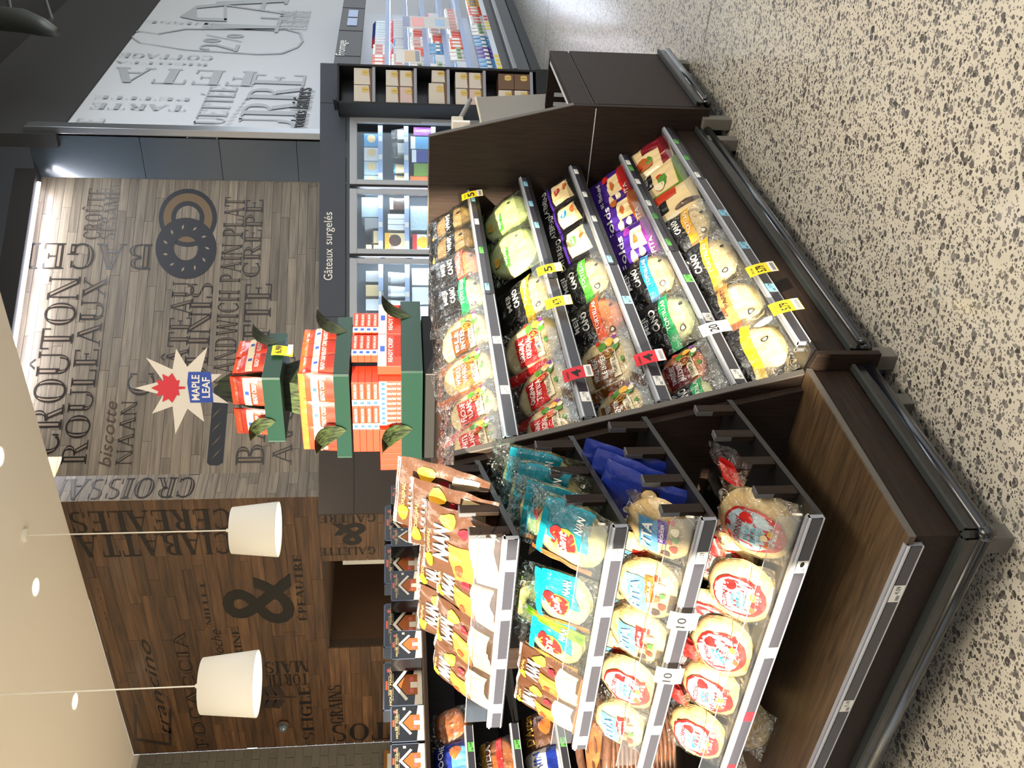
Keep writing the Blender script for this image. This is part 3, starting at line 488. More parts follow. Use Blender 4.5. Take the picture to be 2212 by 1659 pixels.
for i, (x, z) in enumerate(zip(LX, LZ)):
    D(shelf_prism([(x, LR[i], 0), (x, LL[i], 0), (2.163, LL[i] - .01, 1), (2.163, LR[i] + .02, 1)], z + 0.012, 0.085, 0.016), 'shelf', 'fin_black')
    LB = [[(.12, '3.79'), (.36, '3.79'), (.62, '4.79'), (.88, '3.99')], [(.1, '4.29'), (.33, '5.99'), (.55, '5.99'), (.77, '4.29'), (.95, '4.79')], [(.12, '2.29'), (.80, '2.49')], [(.14, ''), (.42, '3.79'), (.66, '2.79'), (.88, '2.79')]][i]
    rail(E_, (x, LR[i]), (x, LL[i]), (-1, 0), z, [(f, .045, 'tag_white' if not (i == 3 and f > .5) else 'tag_red', t or ' .') for f, t in LB])
    D(MB().box(x + 0.016, x + 0.0175, LR[i] + .01, LL[i] - .01, z + .015, z + .115), 'fence', 'fence_clear'); D(MB().tube([(x + .0165, LL[i] - .01, z + .115), (x + .0165, LR[i] + .012, z + .115), (x + 0.0165, LR[i] + .0, z + .105)], 0.0012, 6), 'fence_edge', 'fence_line')
    D(MB().tube([(x + 0.022, LR[i] + .03, z + .05), (x + 0.02, LR[i] + .004, z + .075), (x - .006, LR[i] - .018, z + .066)], 0.0034, 6), 'rod', 'rod_white', smooth=True)
rail(E_, (1.4905, 1.565), (1.4905, 2.95), (-1, 0), .252, [(.12, .06, 'tag_white', '4.09'), (.45, .05, 'tag_white', '5.19'), (.8, .05, 'tag_white', '4.09')])
def post(x, y, z, h):
    f = D(MB().box(x - .016, x + .016, y - .008, y + .008, z, z + h), 'shelf_post', 'laminate', bevel=.001); o = D(MB().box(x - .016, x + .016, y - .0082, y + .0082, z + h, z + h + .004).box(x - .0172, x - .0162, y - .007, y + .007, z + h*.6, z + h + .003), 'post_tip', 'fin_tip'); o.parent = f
for i in range(4):
    for k in range(4):
        x = 2.12 - k*.122 if i else 2.12 - k*.09
        if x > LX[i] + .02: post(x, LR[i] + .012 + (x - LX[i])*.03, LZ[i] + .012 + .085*(x - LX[i])/(2.163 - LX[i]), .11)
bumper(E_, [(2.185, 1.528), (1.5, 1.528), (1.487, 1.541), (1.487, 2.95)], 0.108)
D(MB().lathe([(0, -.022), (.016, -.016), (.022, 0), (.016, .016), (0, .022)], 14, (1.486, 1.527, 0.108)), 'corner_cap', 'bumper', smooth=True)
D(MB().bar((1.501, 1.55, .150), (1.501, 2.95, .150), .006, .012), 'base_rail', 'bumper_grey')
D(MB().box(1.59, 2.15, 1.66, 2.9, 0.001, .15), 'shade_block', 'shade_black')  # same added black block, standing in for shade beneath the bread end
for x, y in ((1.538, 1.598), (2.088, 1.60), (1.54, 2.85), (2.1, 2.85)): D(MB().box(x-.026, x+.026, y-.026, y+.026, 0, .155), 'leg', 'leg_grey', bevel=.003)
# ---------- cold bunker beyond the far panel
K_ = thing('cold_bunker', 'low dark brown refrigerated bunker with pale slatted inside wall', 'bunker', (4.45, 2.0, 0.0))
H = lambda mb, nm, mt, **k: mb.build(nm, mt, K_, rel=True, **k)
H(MB().box(4.062, 4.84, 1.41, 1.45, .13, .618), 'front_panel', 'laminate', bevel=.003); H(MB().box(4.062, 4.84, 1.412, 1.452, .627, .72), 'front_panel', 'laminate', bevel=.003); H(MB().box(4.064, 4.838, 1.42, 1.44, .60, .64), 'seam', 'edge_band')
H(MB().box(4.82, 4.84, 1.45, 2.85, .13, .72), 'end_panel', 'laminate'); H(MB().box(4.062, 4.82, 1.45, 2.85, .13, .30), 'well_floor', 'steel_white')
H(MB().prism([(1.453, .716), (1.475, .716), (1.60, .32), (1.453, .32)], (4.064, 0, 0), (0, 1, 0), (0, 0, 1), (.76, 0, 0)), 'well_front', 'steel_white')
H(MB().prism([(2.83, .72), (2.60, .72), (2.55, .32), (2.83, .32)], (4.064, 0, 0), (0, 1, 0), (0, 0, 1), (.76, 0, 0)), 'well_back', 'steel_white')
H(MB().prism([(0, .55), (.25, .66), (.25, .68), (0, .57)], (4.35, 2.1, 0), (0, 1, 0), (0, 0, 1), (.47, 0, 0)), 'inner_shelf', 'steel_white')
for k in range(9): H(MB().box(4.812, 4.819, 1.62 + k*.05, 1.64 + k*.05, .35, .68), 'slat', 'rail_edge')
H(MB().box(4.1, 4.8, 1.5, 2.8, 0.001, .125), 'shade_block', 'shade_black')  # black block put in for the shade under the bunker
bumper(K_, [(4.07, 1.398), (4.85, 1.398)], 0.105); H(MB().box(4.76, 4.82, 1.43, 1.48, 0, .13), 'leg', 'leg_grey'); H(MB().box(4.5, 4.56, 2.6, 2.65, 0, .13), 'leg', 'leg_grey')
H(MB().lathe([(0, -.014), (.01, -.01), (.014, 0), (.01, .01), (0, .014)], 12, (4.085, 1.378, 0.112)), 'end_screw', 'bumper', smooth=True)
# ================================================================ bagged breads
def crust(name, c1, c2, c3, scale=22):
    """baked surface: pale dough with toasted blotches"""
    m, nt, b = _nt(name); N = nt.nodes; L = nt.links; tc = N.new('ShaderNodeTexCoord'); nz = N.new('ShaderNodeTexNoise'); nz.inputs['Scale'].default_value = scale; nz.inputs['Detail'].default_value = 5; nz.inputs['Roughness'].default_value = 0.65
    oi = N.new('ShaderNodeObjectInfo'); va = N.new('ShaderNodeVectorMath'); va.operation = 'MULTIPLY_ADD'; va.inputs[1].default_value = (9, 7, 5); L.new(oi.outputs['Random'], va.inputs[0]); L.new(tc.outputs['Object'], va.inputs[2]); L.new(va.outputs[0], nz.inputs['Vector'])
    cr = N.new('ShaderNodeValToRGB'); e = cr.color_ramp.elements; e[0].position = 0.35; e[0].color = (*srgb(c1), 1); e[1].position = 0.72; e[1].color = (*srgb(c3), 1); k = e.new(0.58); k.color = (*srgb(c2), 1)
    L.new(nz.outputs['Fac'], cr.inputs[0]); L.new(cr.outputs[0], b.inputs['Base Color']); b.inputs['Roughness'].default_value = 0.75; b.inputs['Coat Weight'].default_value = 0.25; b.inputs['Coat Roughness'].default_value = 0.2
    MATS[name] = m; return m
crust('tortilla', '#dccaa0', '#d2ba8a', '#b0884f'); crust('tortilla_green', '#d2d2a8', '#c4c696', '#a4a870'); crust('tortilla_red', '#d98a5e', '#cf7a4c', '#b0582e'); crust('tortilla_brown', '#c6a677', '#b48f5e', '#8c6436'); crust('pita', '#e4d0a2', '#d3b078', '#8f5a28', 16); crust('naan', '#e6cf98', '#d9b878', '#9c6630', 18); crust('loaf', '#a8662c', '#8a4a1c', '#5c2d10', 12)
def ink(name, col, rough=0.32): return mat(name, col, rough, coat=0.45, bump=0.35, bscale=26)
for n_, c_ in dict(p_black='#17171a', p_white='#f0ece2', p_cream='#e8d9b4', p_yellow='#f2c81c', p_green='#18a35c', p_lime='#52b53c', p_orange='#ee5a26', p_apricot='#ee9350', p_blue='#1c8cc4', p_salmon='#ef6a5a', p_brown='#7a4516', p_red='#cc2020', p_wine='#7c1522', p_purple='#3d1f78', p_mauve='#7c2f88', p_rust='#b8622c', p_teal='#0f8ca0', p_sky='#5e9fce', p_pale='#bcd2dc', p_navy='#1b2f86', p_coffee='#4a2f20', p_olive='#5f7f1c', p_leaf='#4c8a2e', p_tomato='#c43a1e', p_corn='#f0b32c', p_dough='#e6cb96', p_grey='#a8aaac', p_gold='#c79a3a', p_violet='#5a3a9c').items(): ink(n_, c_)
film_mat('wrap', '#fbfbf8', 0.075, 0.07, 1.2, 20); film_mat('wrap_smoky', '#d6d8d4', 0.07, 0.08, 1.1, 22); film_mat('wrap_green', '#eef4e6', 0.06, 0.08, 1.0, 24); film_mat('wrap_teal', '#e6f3f5', 0.07, 0.08, 1.0, 22)
def make_bag(name, label, cat, group, M, w, h, t, content=None, prints=(), texts=(), film='wrap', seed=0, blobs=(), opaque=None, cr=0.9, cz=0.46, tail=None, round_=False, extra=None):
    """a pillow bag standing on its lower edge at the origin, front to -y; prints lie on its swollen front"""
    T_ = thing(name, label, cat, mw=M, group=group); sd = seed*3.7 + 0.5
    def F(u, v, off=0.0, back=False):
        if round_:
            r2 = min(1.0, math.hypot(u, (v - .5)*2)); pr = max(0.0, 1 - r2**3.0)**0.55
        else: pr = max(0.0, 1 - abs(u)**2.6)**0.55*max(0.0, 1 - abs(2*v - 0.94)**3.4 if v < 0.985 else 0.0)**0.5
        n1 = mnoise.noise(Vector((u*1.9 + sd, v*2.3, sd))); n2 = mnoise.noise(Vector((u*6.3, v*5.7 + sd, sd*2)))
        d = t/2*pr*(1 + .22*n1) + 0.006*n2*(0.4 + pr)
        x = u*w/2*(1 + .025*n1 + .02*math.sin(v*19 + sd)*(abs(u) > .9)); z = v*h + (.006*math.sin(u*13 + sd) if v > .93 and not opaque else 0)
        return Vector((x, (d*.7 + 0.001 if back else -d - off) + (1 - pr)*.012*n1, max(0.0, z)))
    def patch(u0, u1, f0, f1, off, nu=14, nv=6):
        f0 = f0 if callable(f0) else (lambda u, k=f0: k); f1 = f1 if callable(f1) else (lambda u, k=f1: k)
        def g(a, b):
            u = u0 + (u1-u0)*a; return F(u, f0(u) + (f1(u)-f0(u))*b, off)
        return MB().grid(g, nu, nv)
    def disc(cu, cv, ru, rv, off, n=22, rings=5, rim=0.0, wob=0.0):
        b = MB(); vs = []; pt = lambda r, a: F(max(-1, min(1, cu + ru*r*math.cos(a)*(1 + wob*math.sin(3*a + sd)))), max(0, min(1, cv + rv*r*math.sin(a)*(1 + wob*math.sin(3*a + sd)))), off)
        vs = [pt(0, 0)] + [pt(r/rings, 2*PI*k/n) for r in range(1, rings+1) for k in range(n)]
        fs = [(0, 1+k, 1+(k+1) % n) for k in range(n)] + [(1+(r-1)*n+k, 1+r*n+k, 1+r*n+(k+1) % n, 1+(r-1)*n+(k+1) % n) for r in range(1, rings) for k in range(n)]
        if rim:
            m0 = len(vs); last = vs[-n:]
            for j, (q, sc) in enumerate(((.3, .985), (.35, 1.0), (.65, .98), (.7, 1.0), (1, .97))): vs += [Vector((p.x*sc, p.y + (rim - p.y)*q, p.z)) for p in last]
            base = m0 - n
            for j in range(5): fs += [(base+j*n+k, base+(j+1)*n+k, base+(j+1)*n+(k+1) % n, base+j*n+(k+1) % n) for k in range(n)]
            fs.append(tuple(base + 5*n + k for k in range(n)))
        return b.add(vs, fs)
    if content:
        rv = cr*w/2/h; disc(0, cz, cr, min(rv, cz - .02), -0.004, 26, 6, rim=t*.3).build('bread', content, T_, smooth=True)
    if opaque:
        b = MB().grid(lambda a, c: F(-1 + 2*a, c, -.001), 18, 16); b.grid(lambda a, c: F(1 - 2*a, c, 0, True), 18, 16); b.build('bag', opaque, T_, smooth=True)
    for k, p in enumerate(prints): patch(p[1], p[2], p[3], p[4], .0012 + .0006*k).build('printed_panel', p[0], T_, smooth=True)
    for k, (mt, cu, cv, ru, rv) in enumerate(blobs): disc(cu, cv, ru, rv, .0036 + .0004*k, 12, 2, wob=.12).build('printed_picture', mt, T_, smooth=True)
    for tx, u0, u1, v0, v1, mt, *o in texts:
        b = MB(); sl = o[0] if o else 0.0; bd = o[1] if len(o) > 1 else 0.01
        place_text(b, tx, lambda a, c: F(u0 + (u1-u0)*a, v0 + (v1-v0)*c + sl*a, .0075), bd).build('lettering', mt, T_)
    if film and not opaque:
        b = MB().grid(lambda a, c: F(-1 + 2*a, c, .0022 if not opaque else .003), 20, 18)
        if not opaque: b.grid(lambda a, c: F(1 - 2*a, c, 0, True), 12, 10)
        if not round_ and not opaque: b.grid(lambda a, c: Vector(((-1 + 2*a)*w/2*.97, .006*math.sin(a*17 + sd)*c, h*(.985 + .10*c*(.8 + .3*math.sin(a*5 + sd))))), 14, 3)
        b.build('film', film, T_, smooth=True)
    if tail:   # gathered neck of the bag with its coloured clip
        mt, ax = tail; b = MB(); p0 = Vector((ax*w*.42, -t*.2, h*.78))
        def g(a, c):
            r = (.012 + .045*c**.8)*(1 + .15*math.sin(a*2*PI*5)); an = a*2*PI; return p0 + Vector((ax*(.02 + .085*c) + r*.35*math.cos(an), r*math.sin(an)*.6, .03*c + r*math.cos(an)))
        b.grid(g, 20, 5).build('bag_neck', 'wrap', T_, smooth=True)
        c2 = MB().grid(lambda a, c: p0 + Vector((ax*(.035 + .05*c) + .02*math.cos(a*2*PI)*.4, .026*math.sin(a*2*PI)*.6*(1 - .3*c), .012 + .02*c + .03*math.cos(a*2*PI)*(1 - .2*c))), 14, 4); c2.build('bag_print', mt, T_, smooth=True)
    return T_
def stand(x, y, z, rz, lean, roll=0.0): return Matrix.Translation((x, y, z)) @ Matrix.Rotation(rz, 4, 'Z') @ Matrix.Rotation(-lean, 4, 'X') @ Matrix.Rotation(roll, 4, 'Y')
wav = lambda v, a, k, p: (lambda u: v + a*math.sin(u*k + p))
def sp_black(col, name=('TORTILLAS',), dough='tortilla'):    # black upper half, coloured band, clear foot with the stack showing
    return dict(content=dough, prints=[('p_black', -.985, .985, wav(.42, .02, 3, 0), .985), (col, -.985, .985, wav(.30, .02, 3, .6), wav(.435, .022, 3.4, .3))],
        texts=[('TORTILLAS', -.35, .75, .345, .40, 'p_white', .0), ('MEJI', -.1, .55, .61, .71, 'p_white', .03, .02), ('CANO', -.15, .6, .48, .58, 'p_white', .03, .02)], blobs=[('p_black', -.5, .19, .08, .045), ('p_cream', -.5, .19, .05, .028), ('p_black', .3, .13, .05, .03)])
def sp_label(c1, badge, t1, t2, dough='tortilla', veg=True):   # bread stack with a flag label and salad picture
    bl = [('p_leaf', .58, .45, .14, .06), ('p_corn', .64, .34, .12, .06), ('p_leaf', .42, .26, .12, .05), ('p_tomato', .76, .50, .08, .04), ('p_cream', .55, .24, .10, .04), ('p_leaf', -.1, .20, .10, .03), ('p_mauve', .74, .26, .06, .035)] if veg else []
    return dict(content=dough, prints=[(c1, -.98, -.70, .25, .95), (c1, -.62, .42, wav(.37, .03, 2.5, 0), wav(.66, .03, 2.0, .5)), ('p_cream', -.55, .35, wav(.27, .02, 2.5, .2), wav(.37, .02, 2.5, .2))],
        blobs=bl + [('p_gold', .30, .39, .16, .085), (c1, .30, .39, .13, .07)], texts=[(t1, -.5, .3, .54, .62, 'p_white'), (t2, -.5, .3, .43, .51, 'p_white'), ('TORTILLAS', -.48, .28, .295, .345, 'p_black'), (badge, .23, .37, .355, .42, 'p_gold')])
def sp_dark(tagc, word_):     # black pack with pale bread picture
    return dict(opaque='p_black', prints=[('p_dough', -.45, .7, wav(.10, .05, 2, 0), wav(.42, .06, 2.2, 1)), ('p_purple', -.98, .98, wav(.50, .03, 2, 0), wav(.54, .03, 2, 0))], blobs=[('p_rust', .3, .20, .2, .04), (tagc, .25, .36, .22, .06)], texts=[(word_, -.85, .7, .57, .66, 'p_white'), ('NAAN', .08, .42, .335, .385, 'p_white')])
def sp_purple(c2, word_):
    return dict(opaque='p_purple', prints=[(c2, -.95, .95, wav(.03, .02, 2, 0), wav(.17, .04, 2.4, .6)), ('p_dough', -.2, .65, wav(.16, .04, 2, .5), wav(.36, .06, 2.3, 1.2))], blobs=[('p_rust', .2, .33, .2, .04), ('p_cream', -.4, .26, .18, .05), ('p_dough', -.45, .40, .25, .05), (c2, .7, .44, .2, .06)], texts=[(word_, -.85, .65, .52, .62, 'p_white'), ('PITA', -.7, -.05, .06, .13, 'p_white')])
def sp_clear(c1, c2): return dict(content='tortilla_green' if c1 == 'p_lime' else 'tortilla', film='wrap_green' if c1 == 'p_lime' else 'wrap_smoky', prints=[(c1, -.6, .2, wav(.50, .01, 2, 0), wav(.57, .01, 2, 0)), (c2, -.9, .9, .86, .97)], blobs=[('p_black', .45, .32, .05, .03), ('p_gold', -.2, .72, .22, .05)], texts=[('WRAPS', -.55, .15, .515, .555, 'p_white')])
def sp_smoky(): return dict(content='tortilla_brown', film='wrap_smoky', prints=[('p_black', -.97, .97, .42, .60), ('p_black', -.97, .97, .80, .97)], blobs=[('p_black', .3, .28, .06, .04), ('p_gold', -.4, .88, .3, .03)], texts=[('WRAPS', -.3, .5, .47, .56, 'p_white')])
Rn = ['top', 'second', 'third', 'fourth', 'lowest']; GR = 'tortilla bags on the stepped shelves'
ROWS = [
 [(3.87, sp_smoky(), 'clear and black bag of brown wraps beside the dark far panel'), (3.65, sp_smoky(), 'clear and black bag of brown wraps next to red banded bag'), (3.42, sp_black('p_salmon', dough='tortilla_red'), 'black tortilla bag with salmon red band'), (3.19, sp_black('p_green', dough='tortilla_green'), 'black tortilla bag with emerald green band'), (2.93, sp_label('p_brown', '10', 'BLÉ', 'ENTIER'), 'tortilla bag with brown flag label next to green banded bag'), (2.70, sp_label('p_rust', '10', 'WHOLE', 'WHEAT'), 'tortilla bag with orange brown flag label'), (2.50, sp_label('p_red', '10', 'FLOUR', 'BLANC'), 'tortilla bag with red flag label next to orange brown labelled bag'), (2.325, sp_label('p_red', '6', 'WHITE', 'BLANC'), 'tortilla bag with red flag label against the divider panel')],
 [(3.83, sp_clear('p_lime', 'p_leaf'), 'clear pale green wraps bag beside the dark far panel'), (3.50, sp_clear('p_lime', 'p_leaf'), 'clear pale green wraps bag next to yellow banded bag'), (3.10, sp_black('p_yellow'), 'black tortilla bag with yellow band'), (2.78, sp_label('p_red', '6', 'ORIGINAL', 'ORIGINAL'), 'tortilla bag with red original label next to yellow banded bag'), (2.54, sp_label('p_red', '6', 'ORIGINAL', 'TORTILLA'), 'tortilla bag with red original label between two red labelled bags'), (2.33, sp_label('p_red', '6', 'ORIGINAL', 'ORIGINAL'), 'tortilla bag with red original label against the divider panel')],
 [(3.89, sp_dark('p_tomato', 'FLATBREAD'), 'black flatbread pack with red patch'), (3.66, sp_dark('p_blue', 'FLATBREAD'), 'black flatbread pack with blue patch'), (3.41, sp_dark('p_lime', 'FLATBREAD'), 'black flatbread pack with green patch'), (3.13, sp_black('p_lime'), 'black tortilla bag with lime green band'), (2.83, sp_black('p_orange', dough='tortilla_red'), 'black tortilla bag with orange band'), (2.57, sp_label('p_brown', '6', 'WHOLE WHEAT', 'BLÉ ENTIER'), 'tortilla bag with brown whole wheat label next to orange banded bag'), (2.335, sp_label('p_brown', '6', 'WHOLE WHEAT', 'BLÉ ENTIER'), 'tortilla bag with brown whole wheat label against the divider panel')],
 [(3.83, sp_purple('p_red', 'Just Baked'), 'purple pita pack with red panel'), (3.57, sp_purple('p_rust', 'Folds'), 'purple pita pack with rust panel'), (3.31, sp_purple('p_mauve', 'Folds'), 'purple pita pack with mauve panel'), (3.05, sp_black('p_blue'), 'black tortilla bag with sky blue band'), (2.75, sp_black('p_green', dough='tortilla_green'), 'black tortilla bag with emerald green band and pale stack'), (2.46, sp_label('p_wine', '6', 'TOMATES SÉCHÉES', 'AU SOLEIL', 'tortilla_red'), 'sun dried tomato tortilla bag with wine red label'), (2.31, sp_black('p_green', dough='tortilla_green'), 'black tortilla bag with green band against the divider panel')],
 [(3.91, dict(opaque='p_dough', prints=[('p_wine', -.95, .95, .02, .2), ('p_wine', .3, .95, .2, .5)], blobs=[('p_rust', -.3, .5, .4, .15), ('p_leaf', -.2, .4, .25, .06), ('p_tomato', -.4, .6, .2, .06)], texts=[('NAAN', -.8, .3, .74, .9, 'p_wine')]), 'dough coloured flatbread pack with wine red foot'), (3.66, dict(opaque='p_dough', prints=[('p_olive', -.97, .97, .0, .14), ('p_olive', -.97, -.5, .14, .98), ('p_black', .05, .8, .55, .82)], blobs=[('p_leaf', .1, .38, .3, .08), ('p_tomato', .35, .42, .14, .05), ('p_cream', -.15, .45, .2, .09)], texts=[('POCHETTE', .1, .75, .62, .74, 'p_white')]), 'dough and olive green flatbread pocket pack'), (3.44, dict(opaque='p_dough', prints=[('p_tomato', .4, .97, .3, .9), ('p_black', -.2, .4, .5, .9)], blobs=[('p_coffee', -.3, .2, .12, .2), ('p_cream', -.6, .5, .2, .2)], texts=[('WRAP', -.15, .35, .62, .75, 'p_white')]), 'dough coloured pocket pack with tomato red side'), (3.22, sp_black('p_corn'), 'black tortilla bag with amber band next to tomato red sided pack'), (2.93, sp_black('p_yellow'), 'black tortilla bag with yellow band between amber and apricot banded bags'), (2.62, dict(content='tortilla', prints=[('p_black', -.985, .985, wav(.50, .02, 3, 0), .985), ('p_apricot', -.985, .985, wav(.36, .02, 3, .6), wav(.51, .022, 3.4, .3)), ('p_white', .1, .6, .25, .34)], blobs=[('p_black', -.4, .18, .08, .05), ('p_cream', -.4, .18, .05, .03)], texts=[('PARTY', .1, .8, .41, .47, 'p_black')]), 'black tortilla bag with apricot orange band'), (2.36, dict(content='tortilla', prints=[('p_black', -.985, .985, wav(.50, .02, 3, 0), .985), ('p_yellow', -.985, .985, wav(.38, .02, 3, .6), wav(.51, .022, 3.4, .3))], blobs=[('p_black', .2, .25, .08, .05), ('p_cream', .2, .25, .05, .03), ('p_white', .75, .2, .12, .12)]), 'black tortilla bag with yellow band against the divider panel')]]
si = 0
for i, row in enumerate(ROWS):
    xs = [r[0] for r in row]
    for k, (x, spd, lab) in enumerate(row):
        si += 1; gaps = [abs(x - xs[j]) for j in (k-1, k+1) if 0 <= j < len(xs)]; wd = min(.285, max(.19, min(gaps)*1.12))
        if x - wd/2 < RA + .012: wd = max(.15, 2*(x - RA - .014))
        if x + wd/2 > RB - .012: wd = 2*(RB - .012 - x)
        hgt = .272 if i else .245; lean = math.radians(random.uniform(41, 48)) if i else math.radians(random.uniform(34, 40))
        make_bag('tortilla_bag', '%s, %s tortilla shelf' % (lab, Rn[i]), 'bag', GR, stand(x, RY[i] + .050, RZ[i] + .020, math.radians(random.uniform(-15, -9)), lean), wd, hgt, random.uniform(.034, .046), seed=si, **spd)
# ---------------------------------------------------------------- flatbreads on the end display (front to -x)
def endstand(i, y, dx, lean, yaw=0.0, roll=0.0):
    x = LX[i] + .045 + dx; z = LZ[i] + .013 + .085*(x - LX[i])/(2.163 - LX[i]); return stand(x, y, z, -PI/2 + math.radians(yaw), math.radians(lean), math.radians(roll))
sp_naan = lambda: dict(opaque='p_coffee', prints=[('p_white', -.99, .99, .955, .99), ('p_rust', -.95, .2, wav(.36, .05, 2, 0), wav(.60, .05, 2.2, 1)), ('p_dough', -.7, .9, wav(.06, .05, 2.5, 0), wav(.33, .06, 2, .6))], blobs=[('p_yellow', -.55, .88, .22, .06), ('p_corn', .75, .66, .2, .1), ('p_tomato', -.55, .50, .18, .05), ('p_cream', .55, .22, .22, .08), ('p_wine', .6, .46, .14, .06)], texts=[('NAAN', -.35, .6, .62, .82, 'p_white', 0, .04), ('ORIGINAL', -.3, .4, .86, .90, 'p_apricot')])
sp_teal = lambda: dict(content='naan', film='wrap_teal', cr=.86, prints=[('p_teal', -.15, .97, wav(.22, .04, 2.5, 0), wav(.70, .06, 2, .7)), ('p_rust', -.95, -.72, .12, .88), ('p_teal', -.95, .95, .74, .82)], blobs=[('p_gold', -.05, .50, .36, .17), ('p_red', -.05, .50, .33, .155), ('p_red', .1, .62, .22, .08)], texts=[('Sant', -.32, .22, .44, .56, 'p_white', .05, .02), ('NAAN', .38, .85, .33, .42, 'p_white', 0, .02)])
def sp_pita(c2): return dict(content='pita', round_=True, cr=.93, cz=.5, prints=[('p_sky', -.62, .5, wav(.47, .02, 2, 0), wav(.76, .02, 2, 0)), (c2, -.2, .6, wav(.34, .02, 2, .1), wav(.47, .02, 2, .1))], blobs=[('p_tomato', -.3, .24, .1, .06), ('p_coffee', -.55, .34, .12, .07), ('p_leaf', .1, .22, .1, .05), ('p_cream', .35, .24, .12, .06), ('p_tomato', .6, .3, .08, .05), ('p_rust', -.05, .30, .1, .05)], texts=[('PITA', -.5, .4, .55, .70, 'p_white', 0, .03), ('RÉGULIER', -.12, .52, .385, .44, 'p_white')])
def sp_pain(big=False, tail=True): return dict(content='pita', round_=True, cr=.95, cz=.5, prints=[('p_red', -.62, .62, lambda u: .5 - .42*math.sqrt(max(0, 1 - (u/.66)**2)), lambda u: .5 + .36*math.sqrt(max(0, 1 - (u/.66)**2))), ('p_pale', -.57, .57, lambda u: .5 - .32*math.sqrt(max(0, 1 - (u/.6)**2)), lambda u: .5 + .33*math.sqrt(max(0, 1 - (u/.6)**2))), ('p_red', -.2, .5, lambda u: .14 + .05*abs(u), .235)], blobs=[('p_red', .36, .58, .15, .09), ('p_rust', -.3, .28, .12, .05), ('p_gold', .1, .26, .12, .045), ('p_dough', -.05, .34, .10, .05)],
    texts=[('ADONIS', -.46, .25, .62, .70, 'p_wine', 0, .01), ('PAIN', -.25, .15, .52, .575, 'p_teal'), ('PITA', -.3, .2, .43, .50, 'p_teal', 0, .02), ('BREAD', -.25, .2, .37, .41, 'p_teal'), ('400 g' if big else '225 g', -.05, .35, .165, .215, 'p_white')], tail=('p_red', 1) if tail else None)
sp_navy = lambda: dict(opaque='p_navy', prints=[('p_black', -.3, .7, .3, .5)], blobs=[('p_white', -.4, .6, .16, .05), ('p_dough', .5, .4, .2, .1)], texts=[('PITA', -.2, .6, .36, .46, 'p_white')])
GL1 = 'brown naan packs on the end display'; GL2 = 'teal naan bags on the end display'; GL3 = 'pita bags on the end display'
sd = 100
def LB_(i, y, dx, lean, spd, lab, g, w, h, t, yaw=0, roll=0, nm='naan_bag'):
    global sd; sd += 1; make_bag(nm, lab, 'bag', g, endstand(i, y, dx, lean, yaw, roll), w, h, t, seed=sd, **spd)
LB_(0, 1.975, .0, 32, sp_naan(), 'front brown naan bag of three leaning by the divider panel, top flatbread shelf', GL1, .25, .27, .05, 4)
LB_(0, 1.955, .085, 28, sp_naan(), 'middle brown naan bag of three leaning by the divider panel, top flatbread shelf', GL1, .25, .28, .045, 6, 2)
LB_(0, 1.94, .17, 22, sp_naan(), 'rear brown naan bag of three leaning by the divider panel, top flatbread shelf', GL1, .25, .29, .045, 6, 4)
LB_(0, 2.195, .0, 46, sp_naan(), 'brown naan bag lying back between leaning naan bags on the top flatbread shelf', GL1, .21, .26, .05, -3)
LB_(0, 2.40, .0, 46, sp_naan(), 'brown naan bag in full sunlight third along the top flatbread shelf', GL1, .20, .26, .05, 2)
LB_(0, 2.585, .0, 44, sp_naan(), 'brown naan bag at the open outer end of the top flatbread shelf', GL1, .17, .26, .05, 0)
LB_(0, 2.20, .10, 34, sp_naan(), 'brown naan bag standing behind the one lying back, top flatbread shelf', GL1, .21, .26, .045, 0); LB_(0, 2.41, .10, 34, sp_naan(), 'brown naan bag standing behind the third one along the top flatbread shelf', GL1, .2, .26, .045, 3)
LB_(1, 1.885, .0, 34, sp_teal(), 'teal naan bag with red oval in front of three more, second flatbread shelf', GL2, .25, .255, .05, -4, 3)
for k, (dx, nm) in enumerate(((.09, 'second'), (.165, 'third'), (.235, 'rearmost'))): LB_(1, 1.885 - .008*k, dx, 26 - 3*k, sp_teal(), '%s teal naan bag in the row beside the divider panel, second flatbread shelf' % nm, GL2, .25, .27, .045, -3, 2)
LB_(1, 2.115, .0, 38, sp_teal(), 'teal naan bag tilted sideways on the second flatbread shelf', GL2, .20, .25, .05, 6, -8)
LB_(1, 2.33, .0, 38, {**sp_teal(), 'prints': sp_teal()['prints'] + [('p_olive', .6, .9, .1, .95)], 'texts': sp_teal()['texts']}, 'teal naan bag with olive green side stripe on the second flatbread shelf', GL2, .20, .25, .05, -2)
sp_garlic = dict(content='naan', film='wrap_smoky', cr=.86, prints=[('p_olive', -.2, .9, wav(.74, .03, 2.2, 0), wav(.84, .03, 2.2, 0))], texts=[('Garlic - À l’ail', -.12, .82, .765, .82, 'p_white')])
LB_(1, 2.28, .10, 26, sp_garlic, 'clear garlic naan bag with olive green ribbon standing behind, second flatbread shelf', GL2, .22, .27, .045, 0, 5)
LB_(1, 2.52, .0, 40, {**sp_naan(), 'prints': sp_naan()['prints'] + [('p_orange', -.97, .97, .0, .06)]}, 'brown naan pack with orange foot next to teal naan bags, second flatbread shelf', GL1, .16, .25, .045); LB_(1, 2.665, .0, 40, {**sp_naan(), 'prints': sp_naan()['prints'] + [('p_orange', -.97, .97, .0, .06)]}, 'brown naan pack with orange foot at the outer end of second flatbread shelf', GL1, .13, .25, .045)
LB_(2, 1.80, .0, 40, sp_pita('p_violet'), 'round pita bag with blue and violet label, third flatbread shelf', GL3, .21, .21, .055, -5, -8, 'pita_bag')
